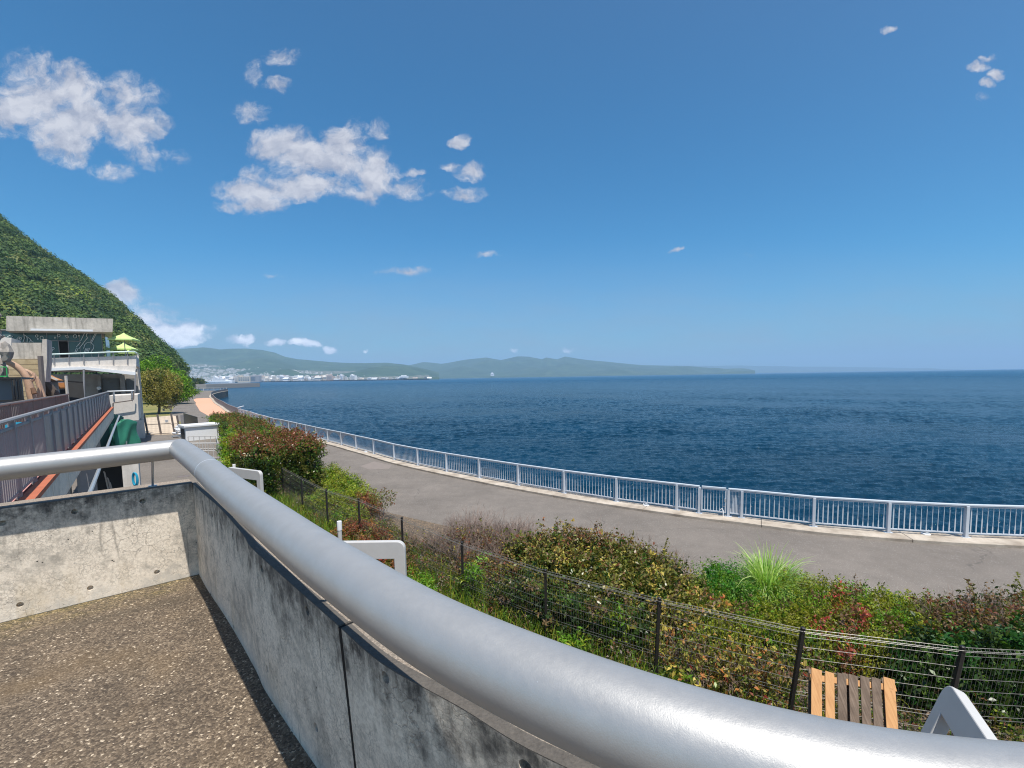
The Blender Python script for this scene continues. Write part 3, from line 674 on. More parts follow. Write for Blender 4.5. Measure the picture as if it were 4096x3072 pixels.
# gate in the railing
g0, g1 = PB[gate_i[0]], PB[gate_i[1]]; t = (g1-g0)/np.linalg.norm(g1-g0)
gt = thing('railing_gate', 'narrow pale blue gate set in the sea railing between two close posts', 'gate', (g0+g1)/2)
gb = MB(); a, b = g0+t*.10, g1-t*.10
for z in (.14, H-.09): gb.bar(up(a, z), up(b, z), .045, .05)
for q in (a, b): gb.bar(up(q, .1165), up(q, H-.06), .06, .05, (t[0], t[1], 0))
gb.bar(up(g0+t*.09, H-.028), up(g1-t*.09, H-.028), .10, .058)
gb.build('frame', m_rail, gt); pb_ = MB(); trapezoid_bars(pb_, a+t*.05, b-t*.05, .165, H-.115, 7, 3); pb_.build('bars', m_rail, gt)
MB().box(up(a+t*.02-np.array([-t[1], t[0], 0])*-.04, .62), (.05, .05, .12)).build('latch', m_steel, gt)
hk = MB(); q = a+t*.12-np.array([-t[1], t[0], 0])*0+np.array([0, -.10, 0]); hk.tube([up(q, 0), up(q, .22), up(q+t*.05, .30), up(q+t*.10, .24)], .02, 8)
hk.build('door_stop', m_white, gt, True)
# small white floor lights along the kerb
li = 0
for px, py, wh in ((3703,2137,'between the two rightmost railing posts'),(2585,2022,'below the middle of the railing'),(1463,1808,'below the railing, nearest the hedge'),(1250,1750,'at the arched part of railing, farthest')):
    p = G(px, py, .1); l = thing('floor_light', 'small white dome light on kerb '+wh, 'light', p, 'kerb lights under the railing')
    MB().lathe(p, [(.13, 0), (.13, .025), (.10, .045)], 16).build('base', m_white, l, True); MB().lathe(p, [(.085, .046), (.075, .085), (.04, .105), (.01, .11)], 16).build('dome', m_steel, l, True)
# far railings along the salmon path
FR = np.vstack([POST[-1], FARC])
fr = along(catmull(FR, 5), 3.2)
fr_t = thing('path_railing', 'grey steel railing curving away beside the salmon coloured path', 'railing', fr[0])
bm_ = MB()
for i in range(len(fr)-1):
    a, b = fr[i], fr[i+1]; t = (b-a)/np.linalg.norm(b-a)
    MB().bar(up(a, -.1), up(a, H-.03), .09, .07, (t[0], t[1], 0)).build('post', m_greyrail, fr_t); L = np.linalg.norm(b-a)
    bm_.bar(up(a, .12), up(b, .12), .04, .04)
    for k in range(int(L/.15)): q = a+t*(.1+k*.15); bm_.bar(up(q, .12), up(q, H-.05), .024, .02, (t[0], t[1], 0))
bm_.build('bars', m_greyrail, fr_t)
tb = MB()
for a, b in zip(fr[:-1], fr[1:]): tb.bar(up(a, H), up(b, H), .10, .06)
tb.build('top_rail', m_greyrail, fr_t)
e0 = fr[0]; eb_ = MB().bar(up(e0+[.25, .12, 0], -.1), up(e0+[.25, .12, 0], 1.35), .14, .30, (0, 1, 0)); eb_.bar(up(e0+[.05, -.25, 0], 1.34), up(e0+[.55, .55, 0], 1.52), .34, .08)
ep = thing('end_post', 'thick pale end post with a slanted cap where the two sea railings meet', 'post', e0); eb_.build('post', m_rail, ep, bevel=.01)
# railing across the far end of the point
fe = along(np.array([FARC[-1], (-183, 290, .1), (-215, 285, .1), (-262, 280, .1)]), 6.)
ft = thing('point_railing', 'short pale railing across the far end of the point', 'railing', fe[0]); mq = MB()
for a, b in zip(fe[:-1], fe[1:]):
    mq.bar(up(a, 1.6), up(b, 1.6), .2, .16); mq.bar(up(a, .3), up(b, .3), .12, .10); MB().bar(up(a, -.1), up(a, 1.6), .22, .2, (1, 0, 0)).build('post', m_rail, ft)
    for k in range(1, 8): q = a*(1-k/8)+b*k/8; mq.bar(up(q, .3), up(q, 1.6), .05, .05, (1, 0, 0))
mq.build('rails', m_rail, ft)
# ------------------------------------------------------------------ black mesh fence
fen = thing('mesh_fence', 'low black steel mesh fence with pale folded top edge running through the planting', 'fence', (*FENCE[4], 0))
FT = [np.array([x, y, 1.5]) for x, y in FENCE]; FB = [np.array([x, y, 0.]) for x, y in FENCE]
lean = {7: (-.06, .0), 8: (-.20, -.03), 9: (-.26, -.02), 10: (-.28, 0), 11: (-.3, 0)}
for i, (dx_, dy_) in lean.items(): FB[i] = FB[i]+np.array([dx_, dy_, 0])
for i in range(len(FT)):
    po = MB().bar(FB[i], FT[i]+(FT[i]-FB[i])*.015, .055, .055, (0, 1, 0)).build('post', m_black, fen); MB().lathe(FT[i]+np.array([0, 0, .022]), [(.036, 0), (.036, .02), (.02, .03)], 10).build('cap', m_black, po)
for i in range(len(FT)-1):
    A0, A1_, B0, B1 = FB[i], FT[i], FB[i+1], FT[i+1]; mb = MB(); me_ = MB()
    def pt(u, v): a = A0*(1-u)+B0*u; b = A1_*(1-u)+B1*u; return a*(1-v)+b*v
    for v in (.04, .17, .30, .335, .46, .58, .70, .82, .93): mb.cyl(pt(0, v), pt(1, v), .0045, 4)
    nv = int(np.linalg.norm(B1-A1_)/.055)
    for k in range(1, nv): mb.tube([pt(k/nv, .02), pt(k/nv, .97)], .0026, 3, False)
    t = (B1-A1_)/np.linalg.norm(B1-A1_); n_ = np.array([-t[1], t[0], 0])
    for o_, z in ((0, .97), (.045, 1.), (-.045, 1.)):
        me_.cyl(pt(0, z)+n_*o_, pt(1, z)+n_*o_, .0042, 4)
    for k in range(nv*1): 
        a = pt(k/nv, .97); me_.tube([pt(k/nv, 1.)+n_*.045, a, pt(k/nv, 1.)-n_*.045], .0022, 3, False)
    mb.build('mesh_panel', m_wire, fen); me_.build('folded_edge', m_wirel, fen)
# ------------------------------------------------------------------ white arch fins, bollards, pallet
def portal(O, ex, L, zt, t, label, ez=(0, 0, 1.), lw=.22, th=.36):
    f = thing('arch_fin', label, 'concrete fin', (O[0], O[1], 0), 'white fins outside the terrace'); ez = np.array(ez)
    r = .16; out = []
    def arc(cx, cy, a0, a1, rr, n=6): return [(cx+rr*math.cos(a0+(a1-a0)*k/n), cy+rr*math.sin(a0+(a1-a0)*k/n)) for k in range(n+1)]
    # one outline: outside clockwise, then the opening
    sx = lambda z: 0.
    outer = [(sx(0), 0)]+[(x+sx(z), z) for x, z in arc(r, zt-r, math.pi, math.pi/2, r)]+[(x, z) for x, z in arc(L-r, zt-r, math.pi/2, 0, r)]+[(L, 0)]
    inner = [(L-lw, 0)]+[(L-lw, zt-th), (lw+sx(zt-th), zt-th), (lw+sx(0), 0)]
    O = O+np.array([0, 0, zt])-ez*zt
    MB().plate(O, ex, ez, (outer+inner)[::-1], t).build('frame', m_finwhite, f, bevel=.012)
    return f
TF = 2.3
def corner(px, py): g = G(px, py, TF); return np.array([g[0], g[1], 0])
o1 = corner(1045, 1884); o2 = corner(1620, 2163); o3 = corner(3815, 2729); i3 = corner(3964, 2946)
d1 = corner(907, 1867)-o1; d2 = corner(1377, 2166)-o2; d3 = i3-o3
portal(o1, d1/np.linalg.norm(d1), 2.0, TF, .12, 'white arch shaped fin beside the clipped hedge, far along the terrace')
portal(o2, d2/np.linalg.norm(d2), 1.9, TF, .12, 'white arch shaped fin with a square opening, next to the white bollard')
portal(o3, d3/np.linalg.norm(d3), 1.5, TF, .12, 'white arch shaped fin seen end on, right of the wooden pallet', (.46, .02, 1.), .17, .27)
for px, py, dd, lb in ((1357, 2085, 13., 'slim white bollard light standing at the mesh fence behind the middle fin'), (936, 1857, 21., 'slim white bollard light half hidden at the foot of the clipped hedge')):
    p = D(px, py, dd); bl = thing('bollard_light', lb, 'bollard', (p[0], p[1], 0), 'bollard lights along the garden'); z = p[2]
    MB().lathe((p[0], p[1], 0), [(.06, 0), (.06, z-.26)], 16).build('pole', m_finwhite, bl, True); MB().lathe((p[0], p[1], 0), [(.069, z-.255), (.069, z-.03), (.066, z)], 16).build('lamp_head', m_lamp, bl, True)
# pallet leaning on the fence
pa = thing('wooden_pallet', 'wooden pallet of new and weathered planks leaning on the black mesh fence', 'pallet', (4.9, 6.0, 0))
tl = G(3243, 2673, 1.15); tr = G(3583, 2716, 1.15); ex = tr-tl; wd = np.linalg.norm(ex); ex /= wd
m0, m1 = G(3218, 2880, .60), G(3627, 2950, .60); dm = ((m0-tl)+(m1-tr))/2; bot = tl+dm*(tl[2]-.03)/(tl[2]-.60); ez = tl-bot; Lz = np.linalg.norm(ez); ez /= Lz; nn = np.cross(ex, ez)
nn = nn if nn[2] > 0 else -nn
def plank(u, w_, v0, v1, off, th, mt, name, ang=0):
    a = bot+ex*u+ez*v0+nn*off; b = bot+ex*(u+ang)+ez*v1+nn*off
    MB().bar(a, b, w_, th, nn).build(name, mt, pa, bevel=.004)
U = [.075, .245, .40, .545, .69, .83, .99]
sc_ = wd/1.075
for k, u in enumerate(U): plank(u*sc_, (.135 if k in (0, 6) else .115 if k == 1 else .112)*sc_, 0, Lz-(.0 if k in (0, 6) else .02), .0, .018, m_wood if k in (0, 1, 6) else m_woodo, 'top_plank')
for v in (.10, Lz*.5, Lz-.12):
    a = bot+ez*v-nn*.055; MB().bar(a, a+ex*wd, .08, .088, nn).build('stringer', m_wood if v > .2 else m_woodo, pa)
for u in (.06, .5, 1.0): plank(u*sc_, .12*sc_, 0, Lz, -.11, .018, m_woodo, 'bottom_plank')
# ------------------------------------------------------------------ foliage
def unit(v): return v/(np.linalg.norm(v, axis=-1, keepdims=True)+1e-9)
def leaves(P, Nrm, size, g, aspect=.5, flop=.8, fold=.18):
    """one folded two-face leaf per point; returns vertices, quads (two triangles share a midrib as one kite each)"""
    n = len(P); d = unit(Nrm*(1-flop)+unit(g.normal(size=(n, 3)))*flop+np.array([0, 0, .15]))
    a = unit(np.cross(d, unit(g.normal(size=(n, 3))))); b = np.cross(d, a)
    L = (size*g.uniform(.65, 1.25, n))[:, None]; w_ = L*aspect*.5
    base = P; tip = P+a*L; m1 = P+a*L*.45+b*w_+d*L*fold; m2 = P+a*L*.45-b*w_+d*L*fold
    V = np.stack([base, m1, tip, m2], 1).reshape(-1, 3); i = np.arange(n)*4
    F = np.stack([i, i+1, i+2, i+3], -1); return V, F
def pick(g, n, cols, var=.22, where=None):
    c = np.array([q[0] for q in cols]); wt = np.array([q[1] for q in cols], float)
    if where is None: k = g.choice(len(c), n, p=wt/wt.sum())
    else:                    # clumps: choose by a smooth field so colours gather in patches
        u = where+g.normal(0, .10, n); cw = np.cumsum(wt/wt.sum()); r = np.argsort(np.argsort(u))/n; k = np.minimum(np.searchsorted(cw, r), len(c)-1)
    return np.clip(c[k]*g.uniform(1-var, 1+var, (n, 1))*(1+g.normal(0, .05, (n, 3))), .003, 1)
def patch_field(P, g, L=1.2):
    f = np.zeros(len(P))
    for _ in range(7):
        k = unit(g.normal(size=3))*2*math.pi/(L*g.uniform(.5, 1.6)); f += np.sin(P@k+g.uniform(0, 6.28))
    return f/3.
def blob_points(blobs, n, g, shell=.34, zmin=.02):
    B = np.array(blobs, float); area = (B[:, 3]*B[:, 4]+B[:, 3]*B[:, 5]+B[:, 4]*B[:, 5]); cnt = np.maximum(1, (n*area/area.sum()).astype(int))
    Ps, Ns = [], []
    for b, c in zip(B, cnt):
        d = unit(g.normal(size=(c, 3))); r = 1-shell*g.random(c)**1.7
        lump = 1+.13*np.sin(d@np.array([5.1, 3.3, 2.])*1.7+b[0]*3)+.10*np.sin(d@np.array([-3.7, 6.1, 4.4])*1.9+b[1]*5)+.06*g.normal(size=c)
        p = b[:3]+d*(r*lump)[:, None]*b[3:6]; Ps.append(p); Ns.append(unit(d/b[3:6]))
    P = np.vstack(Ps); N = np.vstack(Ns); k = P[:, 2] > zmin
    for b in B:           # thin out what lies deep inside another lump
        q = np.linalg.norm((P-b[:3])/b[3:6], axis=1); k &= (q > .62) | (g.random(len(P)) < .25)
    return P[k], N[k]
def twigs(mb, root, g, n, h, spread, r=.006, depth=4, up_=1.):
    """bare branching twigs from a root"""
    def grow(p, d, L, r, k):
        q = p+d*L; mb.tube([p, (p+q)/2+g.normal(0, L*.05, 3), q], [r, r*.85, r*.7], 3, False)
        if k == 0: return
        for _ in range(2 if g.random() < .7 else 3):
            e = unit(d+g.normal(0, .42, 3)+np.array([0, 0, .22*up_])); grow(q, e, L*g.uniform(.55, .9), r*.7, k-1)
    for _ in range(n):
        a = g.uniform(0, 6.28); d = unit(np.array([math.cos(a)*spread, math.sin(a)*spread, 1.])); grow(np.array(root)+np.array([g.normal(0, .05), g.normal(0, .05), 0]), d, h*g.uniform(.24, .36), r, depth)
SC = [0]
def shrub(name, label, cat, blobs, n, size, cols, group=None, clump=None, aspect=.5, mt=None, tw=None, stems=3, flop=.8, top=None, topz=None, shell=.34, tw_mat=None, sprig=None):
    SC[0] += 1; g = np.random.default_rng(100+SC[0]); b0 = np.array(blobs[0])
    t = thing(name, label, cat, (b0[0], b0[1], 0), group)
    P, N = blob_points(blobs, n, g, shell); V, F = leaves(P, N, size, g, aspect, flop)
    c = pick(g, len(P), cols, .25, patch_field(P, g, clump) if clump else None)
    if top is not None:
        z = P[:, 2]+g.normal(0, .09, len(P))+.10*patch_field(P, g, 1.6); k = z > (topz(P) if callable(topz) else topz); c[k] = pick(g, k.sum(), top)
    ns = int(n/95) if sprig is None else sprig
    if ns:                # shoots that break the outline
        k = g.choice(len(P), ns); o_ = P[k]; dr_ = unit(N[k]+np.array([0, 0, .75])+g.normal(0, .35, (ns, 3))); q = g.uniform(.02, 1, (ns, 11, 1)); Ls = size*g.uniform(1.6, 4.2, (ns, 1, 1))
        Pq = (o_[:, None]+dr_[:, None]*q*Ls+g.normal(0, size*.18, (ns, 11, 3))).reshape(-1, 3); V2, F2 = leaves(Pq, np.repeat(dr_, 11, 0), size, g, aspect, .75); cc = np.repeat(c[k], 11, 0)*g.uniform(.85, 1.35, (len(Pq), 1)); c = np.vstack([c, cc]); F = np.vstack([F, F2+len(V)]); V = np.vstack([V, V2])
    if shell < .6:
        m2 = max(60, len(P)//4); k = g.choice(len(P), m2); B_ = np.array(blobs, float); j = np.argmin(np.linalg.norm(P[k][:, None]-B_[None, :, :3], axis=2), axis=1); P2 = B_[j, :3]+(P[k]-B_[j, :3])*g.uniform(.35, .72, (m2, 1)); P2[:, 2] = np.maximum(P2[:, 2], .03)
        V2, F2 = leaves(P2, N[k], size*2.1, g, .8, .8); c = np.vstack([c, pick(g, m2, cols, .25)]); F = np.vstack([F, F2+len(V)]); V = np.vstack([V, V2])
    np_mesh('foliage', V, F, mt or m_leaf, t, False, c)
    mb = MB()
    for b in blobs[:10]:
        for _ in range(stems):
            p = np.array([b[0]+g.normal(0, b[3]*.3), b[1]+g.normal(0, b[4]*.3), .0]); twigs(mb, p, g, 1, max(.2, b[2]+b[5]*.5), .25, .011, 3)
    if tw:
        for root, k, h, sp, dp in tw: twigs(mb, root, g, int(k*1.5), h, sp, .009, dp)
    mb.build('stems', tw_mat or m_twig, t); return t
GREEN = (.075, .135, .022); DARK = (.030, .060, .014); LIME = (.27, .32, .028); OLIVE = (.14, .14, .028); REDB = (.23, .085, .045); RED = (.38, .06, .045); YEL = (.40, .32, .07); ORG = (.50, .22, .065); BROWN = (.19, .12, .065); GREY = (.23, .19, .15); BRIGHT = (.15, .30, .024)
T_ = lambda px, py, h: G(px, py, h)
# long clipped hedge beside the promenade
def hedge_line(pts, hw, h, step=1.0):
    out = []; h0, h1 = h if isinstance(h, tuple) else (h, h)
    P = along(np.array([(*p, 0) for p in pts], float), step)
    for i, p in enumerate(P):
        t = P[min(i+1, len(P)-1)]-P[max(i-1, 0)]; t /= np.linalg.norm(t); n = np.array([-t[1], t[0], 0]); h = h0+(h1-h0)*i/max(1, len(P)-1)
        for s in np.linspace(-1, 1, max(2, int(hw*2/1.1))):
            out.append((p[0]+n[0]*s*(hw-.5), p[1]+n[1]*s*(hw-.5), h-.62+random.uniform(-.09, .09), .9, .9, .62)); 
            if abs(s) > .5: out.append((p[0]+n[0]*s*(hw-.5), p[1]+n[1]*s*(hw-.5), h*.36, .85, .85, h*.40))
    return out
HD = [(DARK, 2), (GREEN, 3), (OLIVE, 1.5), (BRIGHT, 1.2), (LIME, .8)]
shrub('clipped_hedge', 'long clipped green hedge with rust red tips running beside the promenade', 'hedge', hedge_line([(-15.3,28.2),(-17.9,32.3),(-21.4,37.5),(-25.5,43.5),(-30.5,50),(-35.3,56.5)], 1.25, (2.6, 1.85)), 52000, .13,
      HD, 'hedge shrubs along the promenade', 2.4, top=[(REDB, 3), (OLIVE, 2), (BROWN, 1), (GREEN, 1)], topz=lambda P: 2.32-(P[:, 1]-28)*.0255, stems=0)
shrub('clipped_hedge', 'tall clipped hedge block, rust red on top, at the end of the mesh fence', 'hedge', hedge_line([(-13.5,25.4),(-12.2,23.6),(-10.8,21.8)], 1.5, 2.85), 34000, .11,
      [(DARK, 2.5), (GREEN, 2.2), (OLIVE, 2.5), (BRIGHT, .5)], 'hedge shrubs along the promenade', 1.4, top=[(REDB, 4), (BROWN, 1), (OLIVE, 1.4)], topz=2.25, stems=0, mt=m_leafg)
shrub('bush', 'bright yellow green bush growing out of the left side of the clipped hedge', 'bush', [(-15.2,25.5,1.5,.8,.8,.8),(-16.6,27.4,1.7,.8,.8,.8),(-14.9,24.8,.9,.7,.7,.8)], 7000, .12, [(LIME, 3), (BRIGHT, 2), (GREEN, 1)], None, 1.)
b_ = G(1050, 1960, 0); t_ = thing('bare_sapling', 'pale bare sapling stem leaning out of the near end of the clipped hedge', 'sapling', b_); MB().tube(catmull([b_, b_+[-.15, -.1, .8], b_+[-.05, -.1, 1.5], b_+[.25, 0, 2.0]], 5), np.linspace(.05, .03, 16), 6).build('stem', m_stem, t_, True)
def blob(px, py, h, rx, ry, rz=None):
    """lump of foliage whose top shows at px, py"""
    q = G(px, py, h); rz = rz or h*.62; return (q[0], q[1], h-rz, rx, ry, rz)
AZ = [((.23, .235, .024), 3), (OLIVE, 1.6), (LIME, 2.6), (GREEN, 1.3), (BRIGHT, 1.2), (BROWN, .45)]
shrub('azalea', 'yellow green azalea mound next to the tall hedge behind the mesh fence', 'shrub', [blob(1300,1862,1.05,1.2,1.2),blob(1370,1900,1.0,1.1,1.1),blob(1250,1880,1.0,.9,1.),blob(1420,1950,.9,.9,.9),blob(1330,1960,.85,.9,.9),blob(1400,2020,.8,.7,.8),blob(1290,1960,.9,.8,.8)], 24000, .075,
      [(LIME, 4), ((.25, .27, .035), 2.5), (OLIVE, 1.5), (GREEN, .9), (BRIGHT, 1)], 'low shrubs in the planting bed', .9)
shrub('azalea', 'reddish brown azalea behind the mesh fence, right of the yellow green mound', 'shrub', [blob(1455,1975,.95,.7,.8),blob(1420,2080,.8,.8,.7),blob(1500,2120,.8,.7,.6),blob(1530,2190,.7,.6,.6),blob(1590,2210,.7,.5,.5)], 12000, .07, [(REDB, 3), (ORG, 1.1), (BROWN, 2), (OLIVE, 1.9), (RED, .5)], 'low shrubs in the planting bed', .7)
sp = G(1535, 2085, 0); g = np.random.default_rng(5)
t = thing('small_tree', 'small thin bush shaped like a tiny tree standing before the asphalt', 'shrub', sp); k_ = sp[1]/15.6
mb = MB(); mb.tube([sp, sp+[0, 0, .42]], [.03, .02], 5); twigs(mb, sp+[0, 0, .4], g, 9, 1.0, .6, .008, 3); mb.build('stems', m_twig, t)
P, N = blob_points([(*sp[:2], .92, .5, .5, .38)], 520, g, .9); V, F = leaves(P, N, .085, g); np_mesh('foliage', V, F, m_leaf, t, False, pick(g, len(P), [(OLIVE, 3), (GREEN, 1), (REDB, 1)]))
def tw_(px, py, h, n, sp=.5, d=4): q = G(px, py, h); return ((q[0], q[1], 0), n, h, sp, d)
shrub('sparse_shrub', 'thin low twigs in front of the asphalt between the tiny tree and the bare shrub', 'shrub', [blob(1640,2150,.6,.6,.6),blob(1720,2150,.6,.6,.5)], 700, .07, [(BROWN, 2), (OLIVE, 2), (REDB, 1)], None, tw=[tw_(1620,2110,.8,7),tw_(1690,2130,.8,7),tw_(1745,2120,.85,7)], stems=1)
shrub('bare_shrub', 'bare grey twiggy shrub with hardly any leaves behind the mesh fence', 'shrub', [blob(1850,2110,1.0,.8,.6),blob(1960,2120,1.0,.8,.6),blob(2060,2140,1.0,.8,.6),blob(1900,2210,.7,.7,.5),blob(2000,2230,.7,.7,.5)], 7500, .075, [(GREY, 1.4), (OLIVE, 2.4), (REDB, 2), (BROWN, 2), (YEL, .8)], 'low shrubs in the planting bed',
      tw=[tw_(1800,2085,1.15,12),tw_(1850,2050,1.3,16),tw_(1900,2038,1.35,18),tw_(1960,2060,1.3,18),tw_(2020,2052,1.35,18),tw_(2080,2065,1.3,16),tw_(1880,2110,1.1,14),tw_(1980,2120,1.1,14),tw_(2060,2130,1.1,14),tw_(2140,2090,1.3,10),tw_(1760,2120,1.0,12),tw_(1820,2150,.95,12),tw_(1900,2160,.9,14),tw_(1990,2170,.9,14),tw_(1850,2080,1.2,14),tw_(1930,2075,1.25,16),tw_(2000,2085,1.2,16),tw_(2100,2110,1.2,14)], stems=1)
MIX = [(OLIVE, 3), (DARK, 1.), (GREEN, 1.4), (YEL, 1.5), (BROWN, 1.2), ((.22, .22, .06), 2.2)]
shrub('leafy_shrub', 'large mixed shrub of olive and rust coloured leaves in the middle of the planting', 'shrub', [blob(2090,2150,1.05,.6,.6),blob(2170,2135,1.2,.7,.7),blob(2260,2112,1.3,.8,.7),blob(2360,2125,1.3,.8,.7),blob(2450,2150,1.25,.8,.7),blob(2540,2180,1.2,.75,.7),blob(2620,2215,1.1,.7,.7),blob(2200,2190,1.15,.8,.6),blob(2330,2210,1.15,.8,.6),blob(2460,2250,1.1,.8,.6),blob(2580,2290,1.0,.8,.6),blob(2700,2290,1.0,.7,.6),blob(2690,2370,.9,.7,.55),blob(2420,2310,1.0,.7,.5)], 30000, .10,
      MIX, 'low shrubs in the planting bed', .6, top=[(REDB, 2), (BROWN, 1.6), (OLIVE, 2.2), (YEL, .9), ((.17, .16, .06), 1.5)], topz=1.08, mt=m_leafg,
      tw=[tw_(2230,2080,1.45,8),tw_(2330,2095,1.45,8),tw_(2430,2110,1.4,8),tw_(2530,2135,1.35,8),tw_(2640,2165,1.3,9),tw_(2700,2200,1.2,6)], stems=4)
shrub('leafy_shrub', 'dark leafy shrub pressed against the mesh fence below the mixed shrub', 'shrub', [blob(2080,2300,.95,.7,.5),blob(2180,2330,.95,.7,.5),blob(2290,2380,.9,.7,.45),blob(2400,2410,.9,.6,.45),blob(2500,2440,.85,.6,.45)], 7500, .09, [(DARK, 3), (GREEN, 1.6), (OLIVE, 1.4), (BROWN, 1)], 'low shrubs in the planting bed', .6, mt=m_leafg, stems=7)
shrub('round_shrub', 'dense bright green round shrub in front of the pampas grass', 'shrub', [blob(2870,2245,1.0,.55,.55),blob(2930,2260,1.0,.55,.5),blob(2860,2320,.85,.5,.45),blob(2970,2330,.85,.5,.45)], 11000, .06, [((.05, .19, .02), 3), (BRIGHT, 2), (GREEN, 1.2)], None, .5, aspect=.35)
def grass_tuft(label, c, n, h, cols, seed, w_=.011, name='grass_tuft'):
    g = np.random.default_rng(seed); t = thing(name, label, 'grass', c); V = []; F = []
    cl = [(np.array([g.normal(0, .17), g.normal(0, .15), 0]), g.uniform(0, 6.28), g.uniform(.1, .5), g.uniform(.72, 1.08)) for _ in range(9)]
    for i in range(n):
        c0, ba, bl_, bh = cl[int(g.integers(9))]; a = g.uniform(0, 6.28); d = unit(np.array([math.cos(a), math.sin(a), 0])*.75+np.array([math.cos(ba), math.sin(ba), 0])*bl_*2+np.array([.25, -.1, 0])); r0 = g.random()**.5*.09; L = h*bh*g.uniform(.45, 1.15); lean = g.uniform(.1, .85)+bl_*.5; sd = np.array([-d[1], d[0], 0])+g.normal(0, .3, 3); p = np.array(c)+c0+d*r0; drop = g.uniform(.5, 2.3)
        prev = len(V); q = p.copy()
        for k in range(7):
            f = k/6; ang = lean*(.35+drop*1.5*f*f*1.3)
            if k: q = q+(d*math.sin(ang)+np.array([0, 0, math.cos(ang)]))*L/6
            ww = w_*(1-f**2)+.0015; V += [q-sd*ww, q+sd*ww]
            if k: F.append((prev+2*k-2, prev+2*k-1, prev+2*k+1, prev+2*k))
    c_ = np.repeat(pick(g, n, cols), 6, 0); np_mesh('blades', np.array(V), np.array(F), m_leaf, t, False, c_); return t
q_ = G(3070, 2375, .35); grass_tuft('tall tuft of pale green arching grass standing out against the asphalt', (q_[0], q_[1], 0), 2300, 1.5, [((.31, .46, .10), 3), ((.19, .36, .055), 2), ((.46, .56, .22), 1.8)], 11)
shrub('azalea', 'wide olive and yellow green azalea mass between the pampas grass and the brown shrub', 'shrub', [blob(3170,2300,.95,.7,.7),blob(3260,2318,.95,.8,.7),blob(3360,2332,.95,.8,.7),blob(3460,2352,.95,.8,.7),blob(3560,2378,.92,.8,.7),blob(3660,2402,.9,.8,.7),blob(3750,2420,.9,.7,.7),blob(2800,2330,.8,.6,.5),blob(2760,2400,.8,.6,.5),blob(3060,2400,.85,.7,.6),blob(3190,2390,.88,.8,.6),blob(3320,2410,.88,.8,.6),blob(3450,2430,.88,.8,.6),blob(3580,2455,.85,.8,.6),blob(3700,2470,.85,.7,.6),blob(2900,2420,.8,.7,.55),blob(3000,2470,.75,.7,.5),blob(3130,2480,.78,.7,.5),blob(3270,2500,.78,.7,.5),blob(3420,2520,.75,.7,.5),blob(3560,2545,.75,.7,.5),blob(2850,2490,.72,.6,.45)], 62000, .055,
      AZ, 'low shrubs in the planting bed', .75, stems=2)
shrub('nandina', 'red leaved nandina rising through the olive azaleas above the pallet', 'shrub', [blob(3370,2345,1.1,.30,.28,.4),blob(3395,2430,1.0,.32,.28,.35),blob(3320,2460,.95,.3,.25,.35),blob(3400,2560,.7,.28,.22,.35),blob(3440,2420,1.0,.26,.22,.35)], 1500, .085, [(RED, 2.2), ((.36, .11, .075), 2), (BROWN, 1.6), (OLIVE, 1.4), (ORG, .5)], None, .5, stems=5, shell=.9)
shrub('leafy_shrub', 'dark brown twiggy shrub with rust tips at the far right beside the asphalt', 'shrub', [blob(3800,2420,1.1,.7,.7),blob(3880,2410,1.15,.75,.7),blob(3960,2400,1.2,.75,.7),blob(4050,2385,1.3,.8,.7),blob(4150,2370,1.3,.8,.7),blob(3850,2480,1.05,.7,.6),blob(3970,2480,1.1,.7,.6),blob(4090,2470,1.2,.7,.6)], 15000, .075, [(BROWN, 3), (DARK, 1.3), (OLIVE, 1.6), (REDB, 1.6)], 'low shrubs in the planting bed', .7, tw=[tw_(3800,2390,1.25,9),tw_(3880,2375,1.3,10),tw_(3980,2370,1.35,9),tw_(4060,2350,1.45,9)], stems=3)
shrub('camellia', 'dark glossy green camellia behind the mesh fence at the right edge', 'shrub', [blob(3700,2560,.95,.6,.5),blob(3800,2550,1.05,.6,.5),blob(3910,2540,1.15,.65,.5),blob(4030,2530,1.25,.7,.5),blob(3760,2640,.8,.6,.4),blob(3880,2650,.85,.6,.4),blob(4000,2640,.95,.6,.4),blob(4120,2540,1.25,.7,.5)], 12500, .10, [(DARK, 4), (GREEN, 2.2), ((.03, .10, .02), 2)], None, .5, mt=m_leafg)
shrub('photinia', 'sparse shrub of yellow and orange leaves behind the mesh fence, left of the pallet', 'shrub', [blob(2720,2480,1.05,.5,.3,.45),blob(2850,2520,1.0,.55,.3,.45),blob(2980,2545,1.0,.55,.3,.45),blob(3090,2580,.9,.45,.3,.42),blob(2800,2620,.75,.5,.3,.4),blob(2940,2650,.7,.5,.3,.4),blob(2790,2350,1.05,.3,.3,.3),blob(2850,2375,1.0,.3,.3,.25),blob(2760,2420,.95,.3,.3,.25),blob(2900,2410,.9,.25,.25,.22),blob(3060,2680,.65,.45,.25,.38)], 3000, .10, [(YEL, 3), (ORG, 1.9), (OLIVE, 2.2), (BROWN, 1.6), (RED, .25), ((.24, .27, .06), 2)], None, .35, mt=m_leafg, stems=5, shell=.9)
